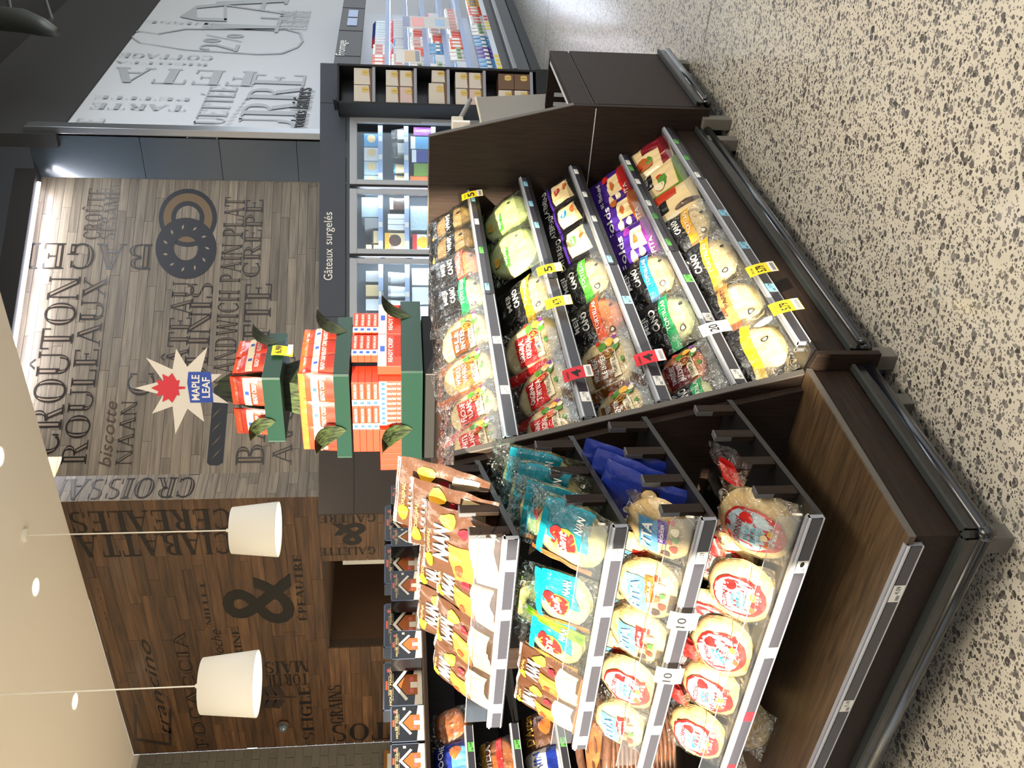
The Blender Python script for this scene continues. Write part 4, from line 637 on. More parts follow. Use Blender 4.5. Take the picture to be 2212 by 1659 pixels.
for k, (dx, nm) in enumerate(((.10, 'front'), (.17, 'middle'), (.24, 'rear'))): LB_(2, 1.795 + .006*k, dx, 30 - 4*k, sp_navy(), '%s navy blue pita bag of three behind the violet labelled pita' % nm, GL3, .19, .24, .04, -4, 4, 'pita_bag')
LB_(2, 2.02, .0, 40, sp_pita('p_orange'), 'round pita bag with blue and orange label beside the violet labelled one, third flatbread shelf', GL3, .21, .21, .055, 4, -10, 'pita_bag')
LB_(2, 2.245, .0, 42, sp_pita('p_red'), 'round pita bag with blue and red label in the middle of third flatbread shelf', GL3, .21, .21, .055, -3, -6, 'pita_bag')
LB_(2, 2.465, .0, 40, sp_pain(tail=False), 'round pita bag with pale blue red edged label on the third flatbread shelf', GL3, .21, .205, .055, 0, -8, 'pita_bag')
LB_(2, 2.675, .0, 40, sp_pita('p_red'), 'round pita bag with blue and red label at outer end of third flatbread shelf', GL3, .19, .20, .055, 3, -8, 'pita_bag')
for k, (y, lab, big, tl) in enumerate(((1.745, 'large round pita bag with red knotted neck against the divider end of lowest flatbread shelf', True, True), (1.985, 'round pita bag between red necked large bag and slumped bag, lowest flatbread shelf', False, True), (2.22, 'slumped middle round pita bag with pale blue label, lowest flatbread shelf', False, False), (2.45, 'round pita bag with pale blue label between slumped bag and outer end, lowest flatbread shelf', False, True), (2.68, 'round pita bag with pale blue label at the outer end of lowest flatbread shelf', False, True))):
    LB_(3, y, .01 if k != 2 else .03, 42, sp_pain(big, tl), lab, GL3, .235 if k == 0 else .215, .225 if k == 0 else .205, .06, (-6, 3, 8, -3, 2)[k], (-10, -12, -25, -8, -6)[k], 'pita_bag')
for k, (i, y, dx) in enumerate(((3, 1.99, .13), (3, 2.23, .13), (3, 2.45, .13), (2, 2.03, .12), (2, 2.25, .12), (2, 2.47, .12))): LB_(i, y, dx, 30, sp_pain(False, False) if i == 3 else sp_pita('p_red'), 'pita bag standing behind the front row, %s flatbread shelf' % ('lowest' if i == 3 else 'third'), 'pita bags of the back row', .20, .20, .045, 0, 0, 'pita_bag')
t = make_bag('bread_bag', 'clear bread bag with dark wine red knotted top on brown base board', 'bag', None, stand(1.72, 2.70, .297, -PI/2, .9), .24, .24, .07, content='pita', seed=201, round_=True, tail=('p_wine', 1))
# ================================================================ bacon tree on the island top
mat('tray_green', '#04281a', 0.4, coat=0.3); mat('card_red', '#d8331c', 0.4, coat=0.3); mat('card_cream', '#e6d6b8', 0.5); mat('card_blue', '#2f4fa8', 0.5); mat('leaf_red', '#d2303c', 0.5); mat('bacon_pic', '#8c2416', 0.5, var=0.4, vscale=60); mat('star_card', '#dfd6c8', 0.7); mat('star_edge', '#f0e6cc', 0.6); mat('stand_black', '#1c1a19', 0.5)
def fir(name='fir_print'):
    m, nt, b = _nt(name); N = nt.nodes; L = nt.links; tc = N.new('ShaderNodeTexCoord'); mp = N.new('ShaderNodeMapping'); mp.inputs['Scale'].default_value = (90, 90, 14); mp.inputs['Rotation'].default_value = (.5, .4, .3); nz = N.new('ShaderNodeTexNoise'); nz.inputs['Scale'].default_value = 1.0; nz.inputs['Detail'].default_value = 4
    cr = N.new('ShaderNodeValToRGB'); cr.color_ramp.elements[0].position = .35; cr.color_ramp.elements[0].color = (*srgb('#0d110a'), 1); cr.color_ramp.elements[1].position = .7; cr.color_ramp.elements[1].color = (*srgb('#3c4a24'), 1)
    L.new(tc.outputs['Object'], mp.inputs[0]); L.new(mp.outputs[0], nz.inputs['Vector']); L.new(nz.outputs['Fac'], cr.inputs[0]); L.new(cr.outputs[0], b.inputs['Base Color']); b.inputs['Roughness'].default_value = .5; MATS[name] = m
fir()
TX, TY = 3.30, 2.40
ST = thing('display_riser', 'black square riser under the green bacon tree stand', 'riser', (TX, TY, 1.346)); MB().box(-.22, .22, -.22, .22, 0, .05).build('top', 'stand_black', ST, bevel=.004); MB().box(-.16, .16, -.16, .16, -.0, .045).build('core', 'stand_black', ST)
BT = thing('bacon_tree_stand', 'green cardboard tree shaped stand with star topper holding bacon packs', 'display stand', (TX, TY, 1.398))
Z0 = 1.398
def tray(s, z, h):
    b = MB(); q = s/2
    for x0, x1, y0, y1 in ((-q, q, -q, -q+.006), (-q, q, q-.006, q), (-q, -q+.006, -q+.006, q-.006), (q-.006, q, -q+.006, q-.006)): b.box(x0, x1, y0, y1, z, z+h)
    b.box(-q+.006, q-.006, -q+.006, q-.006, z, z+.006); return b.build('tray', 'tray_green', BT, bevel=.001)
tray(.53, .002, .085); tray(.43, .292, .062); tray(.33, .567, .072)
MB().add([(-.095, -.095, .009), (.095, -.095, .009), (.095, .095, .009), (-.095, .095, .009), (-.095, -.095, .291), (.095, -.095, .291), (.095, .095, .291), (-.095, .095, .291)], [(0,1,5,4),(1,2,6,5),(2,3,7,6),(3,0,4,7),(4,5,6,7)]).build('tree_body', 'fir_print', BT)
MB().add([(-.12, -.12, .36), (.12, -.12, .36), (.12, .12, .36), (-.12, .12, .36), (-.07, -.07, .567), (.07, -.07, .567), (.07, .07, .567), (-.07, .07, .567)], [(0,1,5,4),(1,2,6,5),(2,3,7,6),(3,0,4,7)]).build('tree_body', 'fir_print', BT)
# top of the tree: arched fir card that carries the star
fd = Vector((.809, .588, 0)); sd_ = Vector((.588, -.809, 0))
P_ = lambda a, z, o=0: sd_*a - fd*o + Vector((0, 0, z))
prof = [(-.10, .60), (.10, .60), (.085, .72), (.06, .80), (.03, .845), (0, .855), (-.03, .845), (-.06, .80), (-.085, .72)]
MB().prism(prof, (0, 0, 0), sd_, (0, 0, 1), -fd*.004).build('tree_top', 'fir_print', BT)
def star():
    c = Vector((0, 0, .985)); pts = []
    for k in range(18):
        a = PI/2 + k*PI/9; r = (.195 if k % 4 == 0 else .165) if k % 2 == 0 else .088; pts.append((r*math.cos(a), .985 + r*math.sin(a)))
    s = MB().prism(pts, -fd*.012, sd_, (0, 0, 1), -fd*.005).build('star', 'star_card', BT); tag(s, 'cream paper star printed with a red maple leaf and blue banner')
    f_ = lambda a, z, o: P_(a, z, .0175 + o)
    bn = MB().add([f_(x, z, .001) for x, z in ((-.062, .865), (.066, .875), (.066, .965), (.02, .970), (-.062, .958))], [(0,1,2,3,4)]).build('banner', 'card_blue', BT); bn.parent = s
    lf = [(0, 1.115), (.014, 1.085), (.034, 1.095), (.030, 1.065), (.058, 1.07), (.046, 1.045), (.062, 1.03), (.03, 1.012), (.032, 1.0), (.006, 1.005), (.004, .978), (-.004, .978), (-.006, 1.005), (-.032, 1.0), (-.03, 1.012), (-.062, 1.03), (-.046, 1.045), (-.058, 1.07), (-.030, 1.065), (-.034, 1.095), (-.014, 1.085)]
    l = MB().add([f_(x, z, .001) for x, z in lf], [tuple(range(len(lf)))]).build('maple_leaf', 'leaf_red', BT); l.parent = s
    b = MB(); place_text(b, 'MAPLE', lambda u, v: f_(-.052 + .105*u, .920 + .032*v, .002), .02); o = b.build('lettering', 'p_white', BT); o.parent = s; b = MB(); place_text(b, 'LEAF', lambda u, v: f_(-.042 + .085*u, .878 + .032*v, .002), .02); o = b.build('lettering', 'p_white', BT); o.parent = s
star()
def flap(x, y, z, ax, sgn, s=1.0):   # curled fir branch of card springing from a tray edge
    def g(a, c):
        w_ = .035*s*math.sin(PI*min(1, a*1.02))**.7; th = a*1.9; r = .085*s
        along = Vector((1, 0, 0)) if ax == 'x' else Vector((0, 1, 0)); out = Vector((0, -1, 0)) if ax == 'x' else Vector((-1, 0, 0))
        return Vector((x, y, z)) + out*(r*(1 - math.cos(th))*.6 + .004) + Vector((0, 0, r*1.1*math.sin(th)*.9 - .01)) + along*(sgn*r*.35*a + w_*(2*c - 1))
    MB().grid(g, 10, 4).build('branch', 'fir_print', BT, smooth=True)
for a in ((.14, -.262, .05, 'x', 1, 1.5), (-.265, .02, .05, 'y', 1, 1.5), (.10, -.212, .32, 'x', 1, 1.5), (-.217, .06, .32, 'y', 1, 1.5), (.09, -.162, .61, 'x', 1, 1.2), (-.167, .05, .61, 'y', 1, 1.2)): flap(*a)
pc = MB().grid(lambda a, c: Vector((-.02 + .07*a, -.168 - .01*math.sin(c*2), .615 - .085*(1 - c))), 3, 4); q = tag(pc.build('price_card', 'tag_yellow', BT), 'yellow price card reading 6.99'); b = MB(); place_text(b, '6.99', lambda u, v: Vector((-.012 + .054*u, -.181, .575 + .028*v)), .03); b.build('lettering', 'ink', BT); MB().box(-.02, .05, -.1815, -.180, .531, .552).build('barcode_band', 'tag_white', BT)
GB = 'bacon pouches in the tree stand'
def pouch(x, y, z, rz, lab, w=.138, h=.20, seed=0):
    T_ = thing('bacon_pouch', lab, 'pouch', (x, y, z), rz, GB, rx=-.12)
    def F(u, v, o=0):
        d = .014*max(0, 1 - abs(u)**3)**.5*max(0, 1 - abs(2*v - .8)**3)**.5 if v < .88 else .002; n1 = mnoise.noise(Vector((u*2 + seed, v*3, seed)))
        return Vector((u*w/2, -d - o - .003*n1, v*h))
    b = MB().grid(lambda a, c: F(-1 + 2*a, c), 10, 12); b.grid(lambda a, c: F(1 - 2*a, c, -.006), 10, 12); b.build('pouch', 'card_red', T_, smooth=True)
    P = lambda m, v0, v1, nm='printed_panel', o=.001, u0=-.99, u1=.99: MB().grid(lambda a, c: F(u0 + (u1-u0)*a, v0 + (v1-v0)*c, o), 8, 4).build(nm, m, T_, smooth=True)
    P('card_cream', .60, .74); P('card_blue', .625, .705, 'logo', .002, -.12, .14); P('bacon_pic', .22, .44, 'printed_picture', .001, -.55, .9)
    b = MB(); place_text(b, 'READY CRISP', lambda a, c: F(-.75 + 1.45*a, .47 + .09*c, .0025), .01); b.build('lettering', 'p_white', T_)
    MB().grid(lambda a, c: F(-1 + 2*a, .86 + .13*c, .001), 6, 2).build('seal', 'p_orange', T_)
tz = [1.398 + .573, 1.398 + .298]
for k, (x, y, rz, lab) in enumerate(((.01, -.135, 0, 'red bacon pouch facing the tortilla shelves at the corner of top tray'), (.115, -.138, .06, 'red bacon pouch at the far end of top tray'), (-.14, -.07, -PI/2, 'red bacon pouch beside the price card corner, top tray'), (-.138, .09, -PI/2 - .08, 'sunlit red bacon pouch at the outer end of top tray'))): pouch(TX + x, TY + y, tz[0], rz, lab, seed=k)
for k, (x, y, rz, lab) in enumerate(((.13, -.185, .05, 'red bacon pouch at the far end of middle tray'), (.02, -.187, -.03, 'red bacon pouch in the middle of the shelf facing side, middle tray'), (-.09, -.188, 0, 'red bacon pouch next to the corner of middle tray'), (-.188, -.12, -PI/2, 'red bacon pouch just around the corner of middle tray'), (-.188, .01, -PI/2 + .05, 'red bacon pouch before the curled branch, middle tray'), (-.186, .14, -PI/2 - .06, 'sunlit red bacon pouch at the outer end of middle tray'))): pouch(TX + x, TY + y, tz[1], rz, lab, seed=20 + k)
def carton(x0, x1, y0, y1, z0, z1, lab, face, txt='NATURAL BACON', cap=True, big=False, grp='red bacon cartons in the bottom tray'):
    c = Vector(((x0+x1)/2, (y0+y1)/2, z0)); T_ = thing('bacon_carton', lab, 'carton', c, 0, grp); hx, hy, hz = (x1-x0)/2, (y1-y0)/2, z1-z0
    MB().box(-hx, hx, -hy, hy, 0, hz).build('carton', 'card_red', T_, bevel=.001)
    f = (lambda u, v, o=.0008: Vector((-hx + 2*hx*u, -hy - o, hz*v))) if face == 'y' else (lambda u, v, o=.0008: Vector((-hx - o, hy - 2*hy*u, hz*v)))
    if big:
        MB().add([f(.0, .80), f(1, .80), f(1, 1), f(0, 1)], [(0,1,2,3)]).build('printed_panel', 'card_cream', T_); MB().add([f(.3, .42), f(.95, .42), f(.95, .62), f(.3, .62)], [(0,1,2,3)]).build('printed_picture', 'bacon_pic', T_); MB().add([f(.44, .84, .0012), f(.62, .84, .0012), f(.62, .95, .0012), f(.44, .95, .0012)], [(0,1,2,3)]).build('logo', 'card_blue', T_)
        b = MB(); place_text(b, 'READY CRISP', lambda u, v: f(.12 + .76*u, .655 + .10*v, .0015), .01); b.build('lettering', 'p_white', T_)
    elif cap:
        vert = hz > (2*hy if face == 'x' else 2*hx)
        q = (lambda a0, a1: [f(.0, a0), f(1, a0), f(1, a1), f(0, a1)]) if vert else (lambda a0, a1: [f(a0, 0), f(a1, 0), f(a1, 1), f(a0, 1)])
        MB().add(q(.82, 1.0) if vert else q(0, .26), [(0,1,2,3)]).build('printed_panel', 'card_cream', T_); MB().add([f(.2, .86, .0012), f(.8, .86, .0012), f(.8, .95, .0012), f(.2, .95, .0012)] if vert else [f(.07, .2, .0012), f(.19, .2, .0012), f(.19, .8, .0012), f(.07, .8, .0012)], [(0,1,2,3)]).build('logo', 'card_blue', T_)
        b = MB(); place_text(b, txt, (lambda u, v: f(.75 - .5*v, .80 - .4*u, .0012)) if vert else (lambda u, v: f(.32 + .6*u, .3 + .4*v, .0012))); b.build('lettering', 'p_white', T_)
zb = 1.398 + .009
for k, (a, b_) in enumerate(((.02, .25), (-.215, .015))): carton(TX + a, TX + b_, TY - .255, TY - .215, zb, zb + .17, 'large red and cream bacon carton on the shelf facing side, %s' % ('far half' if k == 0 else 'half by the corner'), 'y', big=True)
for k in range(9): carton(TX - .255, TX - .10, TY - .21 + k*.0245, TY - .21 + k*.0245 + .0235, zb, zb + .165, 'thin red bacon carton with white top standing on edge in bottom tray', 'x')
for k in range(7): carton(TX - .255, TX - .10, TY + .035 + k*.031, TY + .035 + k*.031 + .0295, zb, zb + .165, 'plain red bacon carton standing on edge past the curled branch', 'x', cap=False)
for j, (y0, y1) in enumerate(((-.19, -.075), (-.07, .045), (.05, .165))):
    for k in range(4): carton(TX - .235, TX - .12, TY + y0, TY + y1, zb + .167 + k*.027, zb + .167 + k*.027 + .026, 'red bacon carton lying flat in the %s pile over the bottom tray' % ('corner', 'middle', 'outer')[j], 'x', cap=j < 2)
for k in range(4): carton(TX - .13, TX + .02, TY - .25, TY - .215, zb + .172 + k*.026, zb + .172 + k*.026 + .025, 'red bacon carton lying flat on the large carton by the corner', 'y')
for k in range(4): carton(TX + .04, TX + .19, TY - .25, TY - .215, zb + .172 + k*.026, zb + .172 + k*.026 + .025, 'red bacon carton lying flat on the large carton of the far half', 'y')
# clear dome of cookies behind the bread end
DM = thing('cookie_tray', 'clear domed tray of golden cookies on the island top', 'food tray', (2.50, 2.36, 1.347))
MB().lathe([(0, 0), (.12, 0), (.14, .012), (.14, .018), (0, .018)], 28).build('base', 'fin_black', DM, smooth=True); MB().lathe([(.138, .018), (.13, .07), (.10, .10), (0, .108)], 28).build('dome', 'wrap', DM, smooth=True)
for k in range(7): MB().lathe([(0, 0), (.03, 0), (.034, .01), (.026, .02), (0, .024)], 14, (.08*math.cos(k*1.05)*(k > 0), .08*math.sin(k*1.05)*(k > 0), .022 + .02*(k % 2))).build('cookie', 'loaf', DM, smooth=True)
# ================================================================ gingerbread boxes on the far gondola
GY = 4.30
G = thing('bread_gondola', 'dark gondola with bread shelves under a row of gingerbread house boxes', 'display shelf', (3.4, 4.5, 0.0))
g = lambda mb, nm, mt, **k: mb.build(nm, mt, G, rel=True, **k)
g(MB().box(1.6, 5.2, 4.62, 4.7, .1, 1.36), 'back_panel', 'laminate'); g(MB().box(1.6, 5.2, 4.15, 4.75, 1.352, 1.374), 'top_board', 'laminate_flat', bevel=.003); g(MB().box(1.6, 5.2, 4.12, 4.72, .0, .22), 'base', 'laminate_flat')
for z in (1.135, .905, .675, .45): g(shelf_prism([(1.6, 4.17, 0), (5.2, 4.17, 0), (5.2, 4.62, 1), (1.6, 4.62, 1)], z + .012, .04, .016), 'shelf', 'fin_black')
for z in (1.135, .905, .675): rail(G, (1.62, 4.168), (2.83, 4.168), (0, -1), z, [(.25, .05, 'tag_white', '3.49'), (.6, .05, 'tag_white', '2.99'), (.9, .05, 'tag_green', '4.49')])
mat('ginger_box', '#151519', 0.3, coat=0.4); mat('box_edge', '#5d6880', 0.4); mat('icing', '#f0e6d2', 0.6); mat('ginger', '#b0622c', 0.6); mat('candy_pink', '#d86a70', 0.5)
def ginger(xc, y, w, h, lab):
    T_ = thing('gingerbread_box', lab, 'box', (xc, y, 1.376), 0, 'gingerbread house boxes on the gondola top'); MB().box(-w/2, w/2, 0, .10, 0, h).build('carton', 'ginger_box', T_, bevel=.0015)
    f = lambda u, v, o=.001: Vector((-w/2 + w*u, -o, h*v)); A = lambda pts, m, nm, o=.001: MB().add([f(u, v, o) for u, v in pts], [tuple(range(len(pts)))]).build(nm, m, T_)
    for q in (((.0, .965), (1, .965), (1, 1), (0, 1)), ((0, 0), (.025, 0), (.025, 1), (0, 1)), ((.975, 0), (1, 0), (1, 1), (.975, 1))): A(q, 'box_edge', 'border')
    A([(.0, 0), (1, 0), (1, .16), (.7, .22), (.3, .18), (0, .22)], 'icing', 'snow'); A([(.30, .12), (.72, .12), (.72, .40), (.51, .62), (.30, .40)], 'ginger', 'house', .0015)
    A([(.22, .36), (.51, .66), (.80, .36), (.84, .42), (.51, .76), (.18, .42)], 'icing', 'roof', .002); A([(.44, .12), (.56, .12), (.56, .30), (.44, .30)], 'icing', 'door', .002); A([(.58, .22), (.67, .22), (.67, .32), (.58, .32)], 'candy_pink', 'window', .002); A([(.34, .22), (.42, .22), (.42, .32), (.34, .32)], 'candy_pink', 'window', .002)
    A([(.42, .885), (.60, .885), (.60, .94), (.42, .94)], 'p_orange', 'logo'); A([(.86, .55), (.93, .55), (.93, .63), (.86, .63)], 'icing', 'candy'); A([(.80, .82), (.87, .85), (.84, .92), (.77, .89)], 'candy_pink', 'candy')
    b = MB(); place_text(b, 'GINGERBREAD', lambda u, v: f(.3 + .4*u, .845 + .025*v, .002)); place_text(b, 'HOUSE · MAISON', lambda u, v: f(.10 + .78*u, .775 + .06*v, .002), .02); place_text(b, 'EN PAIN D’ÉPICES', lambda u, v: f(.2 + .55*u, .735 + .025*v, .002)); b.build('lettering', 'p_dough', T_)
names = ['at the far end of the row', 'second from the far end', 'third from the far end', 'fourth from the far end', 'before the tiled wall']
for k, (a, b_) in enumerate(((1091, 1168), (1175, 1261), (1303, 1398), (1429, 1534))):
    x0 = on_y(880, b_, 4.40).x; x1 = on_y(880, a, 4.40).x; ginger((x0+x1)/2, 4.40, min(.345, x1 - x0), .212, 'large black gingerbread house box, ' + names[k])
for k, (a, b_) in enumerate(((1048, 1089), (1140, 1180), (1233, 1298), (1362, 1424), (1523, 1603), (1606, 1684))):
    x0 = on_y(880, b_, 4.27).x; x1 = on_y(880, a, 4.27).x; ginger((x0+x1)/2, 4.27, min(.27, x1 - x0), .17, 'small black gingerbread house box standing before the large ones, number %s along' % ('one', 'two', 'three', 'four', 'five', 'six')[k])
# breads on the gondola that show past the end display
def loafbag(px, py, zi, lab, sp, w, h, t, lean=.6, dy=0.0, yaw=0.0):
    p = on_y(px, py, 4.22 + dy); make_bag('bread_bag', lab, 'bag', 'bread bags on the far gondola', stand(p.x, 4.22 + dy, zi + .02, yaw, lean), w, h, t, seed=int(py), **sp)
loafbag(990, 1640, 1.135, 'blue bag of sliced buns on the top gondola shelf', dict(opaque='p_navy', prints=[('p_sky', -.9, .5, .05, .4)], blobs=[('p_rust', .3, .3, .3, .15)], texts=[('BRIOCHE', -.8, .8, .6, .75, 'p_white')]), .24, .2, .09, .5)
loafbag(985, 1560, 1.135, 'clear bag of rolls with twisted end on the top gondola shelf', dict(content='loaf'), .22, .2, .09, .5); loafbag(1100, 1630, .905, 'golden bread bag with red band on the second gondola shelf', dict(content='loaf', prints=[('p_red', -.9, .9, .3, .45), ('p_gold', -.9, .9, .75, .95)], texts=[('VILLA', -.6, .6, .6, .72, 'p_white')]), .24, .2, .08, .5)
loafbag(1190, 1570, .675, 'dark coffee coloured bread bag on the third gondola shelf', dict(opaque='p_coffee', texts=[('D’Antan', -.7, .7, .55, .75, 'p_gold')], blobs=[('p_rust', 0, .25, .4, .15)]), .24, .22, .09, .5); loafbag(1205, 1650, .675, 'white and blue bread bag on the third gondola shelf', dict(opaque='p_white', prints=[('p_navy', -.95, .95, .1, .35)], texts=[('PAIN', -.6, .6, .5, .7, 'p_navy')]), .24, .2, .09, .5)
# wicker basket beside the end display
crust('wicker', '#3f2412', '#54301a', '#2a170a', 60)
W_ = thing('wicker_basket', 'brown woven wicker basket standing behind the end of pita shelves', 'basket', (2.02, 3.12, 0.0))
MB().lathe([(.0, 0), (.20, 0), (.20, .02), (.03, .04), (.03, .52), (0, .52)], 20).build('stand', 'fin_black', W_)
b = MB()
for k in range(15): b.tube([((.20 + .055*k/15 + .006*math.cos(9*a))*math.cos(a), (.20 + .055*k/15 + .006*math.cos(9*a + PI*(k % 2)))*math.sin(a), .53 + k*.0165) for a in [2*PI*j/36 for j in range(37)]], .0085, 6, False)
b.build('weave', 'wicker', W_, smooth=True); MB().tube([(.262*math.cos(a), .262*math.sin(a), .785 + .006*math.sin(7*a)) for a in [2*PI*j/40 for j in range(41)]], .017, 8, False).build('rim', 'wicker', W_, smooth=True); MB().lathe([(0, .53), (.20, .53), (.25, .77), (.244, .77), (.194, .54), (0, .54)], 28).build('liner', 'loaf', W_, smooth=True)
# ================================================================ frozen cake cabinets across the corner
mat('header_slate', '#3b404b', 0.45); mat('frame_grey', '#a9adb2', 0.35, metal=0.2); mat('freezer_inner', '#5f686f', 0.6); mat('gasket', '#15161a', 0.6); mat('tube_glow', '#eef4ff', 0.5, emit=40.0); mat('brown_panel', '#332a24', 0.5); mat('cool_white', '#e4e8ec', 0.5); mat('rail_blue', '#9fb3d8', 0.4)
film_mat('door_glass', '#eef4f6', 0.03, 0.03, 0.0)
FZ = Wall((6.25, 6.25), (1, -1), (-1, -1))
def fbox(s0, s1, z0, z1, o0, o1): return MB().add([FZ.pt(a, z, o) for z in (z0, z1) for a, o in ((s0, o1), (s1, o1), (s1, o0), (s0, o0))], [(0,3,2,1),(4,5,6,7),(0,1,5,4),(1,2,6,5),(2,3,7,6),(3,0,4,7)])
Fr = thing('glass_door_freezer', 'grey framed glass door freezer bank under the sign Gâteaux surgelés', 'freezer', FZ.pt(2.7, 0, -.4))
z_ = lambda mb, nm, mt, **k: mb.build(nm, mt, Fr, rel=True, **k)
FB = lambda nm, mt, *a, **k: z_(fbox(*a), nm, mt, **k)
FB('back', 'freezer_inner', 1.25, 4.10, .1, 1.95, -.46, -.43); FB('base', 'header_slate', 1.25, 4.10, 0, .25, -.43, 0); FB('roof', 'freezer_inner', 1.25, 4.10, 1.93, 1.98, -.46, -.02); FB('side', 'gasket', 1.22, 1.25, 0, 1.98, -.46, 0); FB('side', 'gasket', 4.10, 4.13, 0, 1.98, -.46, 0)
hd = FB('header', 'header_slate', 1.25, 4.62, 1.985, 2.232, -.06, .01)
for s in (2.06, 4.2): o = FB('seam', 'gasket', s, s + .006, 1.985, 2.232, .0105, .0112); o.parent = hd
b = MB(); a0, zz0 = FZ.at(723, 606); a1, zz1 = FZ.at(700, 459); place_text(b, 'Gâteaux', lambda u, v: FZ.pt(a0 + (a1-a0)*.46*u, zz0 + (zz1-zz0)*(.2 + .8*v), .013)); o = z_(b, 'lettering', 'p_white'); o.parent = hd; b = MB(); place_text(b, 'surgelés', lambda u, v: FZ.pt(a0 + (a1-a0)*(.52 + .48*u), zz0 + (zz1-zz0)*v, .013)); o = z_(b, 'lettering', 'p_white'); o.parent = hd
DO = [(3.375, 4.06), (2.68, 3.33), (1.98, 2.635), (1.28, 1.935)]
for s0, s1 in DO:
    d = z_(fbox(s0, s1, 1.875, 1.945, -.02, .02).add(fbox(s0, s1, .26, .34, -.02, .02).v, fbox(s0, s1, .26, .34, -.02, .02).f).add(fbox(s0, s0+.05, .34, 1.875, -.02, .02).v, fbox(0, 1, 0, 1, 0, 1).f).add(fbox(s1-.05, s1, .34, 1.875, -.02, .02).v, fbox(0, 1, 0, 1, 0, 1).f), 'door', 'frame_grey', bevel=.004)
    o = FB('pane', 'door_glass', s0+.05, s1-.05, .34, 1.875, -.004, .002); o.parent = d; o = FB('handle', 'frame_grey', s1-.045, s1-.02, .8, 1.25, .02, .045); o.parent = d
    FB('gasket', 'gasket', s0-.022, s0, .26, 1.945, -.04, .01)
    FB('light_tube', 'tube_glow', s0+.004, s0+.018, .4, 1.85, -.06, -.045); FB('light_tube', 'tube_glow', s1-.018, s1-.004, .4, 1.85, -.06, -.045)
    for zz in (1.655, 1.40, 1.13, .86, .58):
        sh = FB('shelf', 'freezer_inner', s0+.02, s1-.02, zz, zz+.012, -.42, -.12); r = FB('price_rail', 'rail_blue', s0+.02, s1-.02, zz-.025, zz+.02, -.12, -.11); r.parent = sh
        for k in range(3): r = FB('price_label', 'cool_white' if k != 1 else 'tag_white', s0+.12+k*.19, s0+.17+k*.19, zz-.022, zz+.017, -.11, -.108); r.parent = sh
GF = 'frozen cakes behind the glass doors'
def fitem(s, z, w, h, d, m, lab, pic=None, off=-.14, nm='cake_box', top=None, cyl=False, grp=GF):
    t = thing(nm, lab, 'box' if not cyl else 'tub', FZ.pt(s, z, off), FZ.rz(), grp)
    if cyl: MB().lathe([(0, 0), (w*.42, 0), (w/2, h*.85), (w/2, h*.85), (0, h*.85)], 18, (0, d/2, 0)).build('tub', m, t, smooth=False); MB().lathe([(0, h*.85), (w*.52, h*.85), (w*.52, h), (0, h)], 18, (0, d/2, 0)).build('lid', top or m, t)
    else:
        MB().box(-w/2, w/2, 0, d, 0, h).build('carton', m, t, bevel=.002)
        if pic: MB().lathe([(0, 0), (min(w, h)*.3, 0)], 16).build('printed_picture', pic, t).rotation_euler = (PI/2, 0, 0); t.children[-1].location = (w*.12, -.0015, h*.5)
        if top: MB().box(-w/2, w/2, -.001, 0, h*.78, h).build('printed_panel', top, t)
    return t
for k in range(4): fitem(3.46 + k*.145, 1.668, .138, .145, .27, ('p_pale', 'p_pale', 'cool_white', 'p_sky')[k], 'pale blue frozen cake box, %s on the top shelf behind the end door' % ('first', 'second', 'third', 'fourth')[k], 'p_dough')
for k, s in enumerate((3.83, 3.97)): t = thing('clamshell', 'clear plastic clamshell of cake, %s of two behind the end door' % ('first', 'second')[k], 'clamshell', FZ.pt(s, 1.413, -.14), FZ.rz(), GF); MB().add([(-.06, 0, 0), (.06, 0, 0), (.06, .2, 0), (-.06, .2, 0), (-.045, .02, .13), (.045, .02, .13), (.045, .18, .13), (-.045, .18, .13)], [(0,1,5,4),(1,2,6,5),(2,3,7,6),(3,0,4,7),(4,5,6,7)]).build('lid', 'wrap', t); MB().box(-.05, .05, .02, .18, 0.002, .07).build('cake', 'cool_white', t)
fitem(3.50, 1.413, .10, .10, .1, 'p_dough', 'small cream tub with white lid behind the end door', cyl=True, top='cool_white'); fitem(3.62, 1.413, .10, .11, .1, 'p_dough', 'small cream tub with turquoise lid behind the end door', cyl=True, top='p_teal')
for k, (s, w, h, m, lab) in enumerate(((3.47, .12, .22, 'p_rust', 'rust orange carton'), (3.60, .13, .18, 'p_olive', 'olive green carton'), (3.74, .13, .2, 'p_navy', 'blue carton'), (3.88, .13, .21, 'p_sky', 'light blue carton'), (4.0, .09, .18, 'p_mauve', 'mauve carton'))): fitem(s, 1.143, w, h, .25, m, lab + ' on the lower shelf behind the end door', top='cool_white' if k in (2, 3) else None)
for k, (s, z) in enumerate(((2.76, 1.668), (2.76, 1.74), (2.90, 1.668))): fitem(s, z, .12, .07, .25, 'p_dough', 'gold and black dessert box, %s behind the middle door' % ('lower one of pile', 'upper one of pile', 'single one')[k], top='p_black')
fitem(3.20, 1.668, .2, .17, .27, 'p_pale', 'large pale blue bag of ice desserts behind the middle door', nm='dessert_bag'); fitem(3.04, 1.668, .1, .14, .27, 'p_grey', 'grey dessert carton behind the middle door')
t = fitem(2.84, 1.413, .2, .20, .27, 'p_dough', 'pale yellow chocolate cake box with brown round picture behind the middle door', 'p_coffee', top='p_corn'); b = MB(); place_text(b, 'TOBLERONE', lambda u, v: Vector((-.085 + .17*u, -.003, .115 + .03*v))); b.build('lettering', 'p_wine', t)
for k in range(3): fitem(3.0 + k*.055, 1.413, .05, .17, .25, 'cool_white', 'tall narrow white dessert box beside the yellow cake box', grp='narrow white boxes')
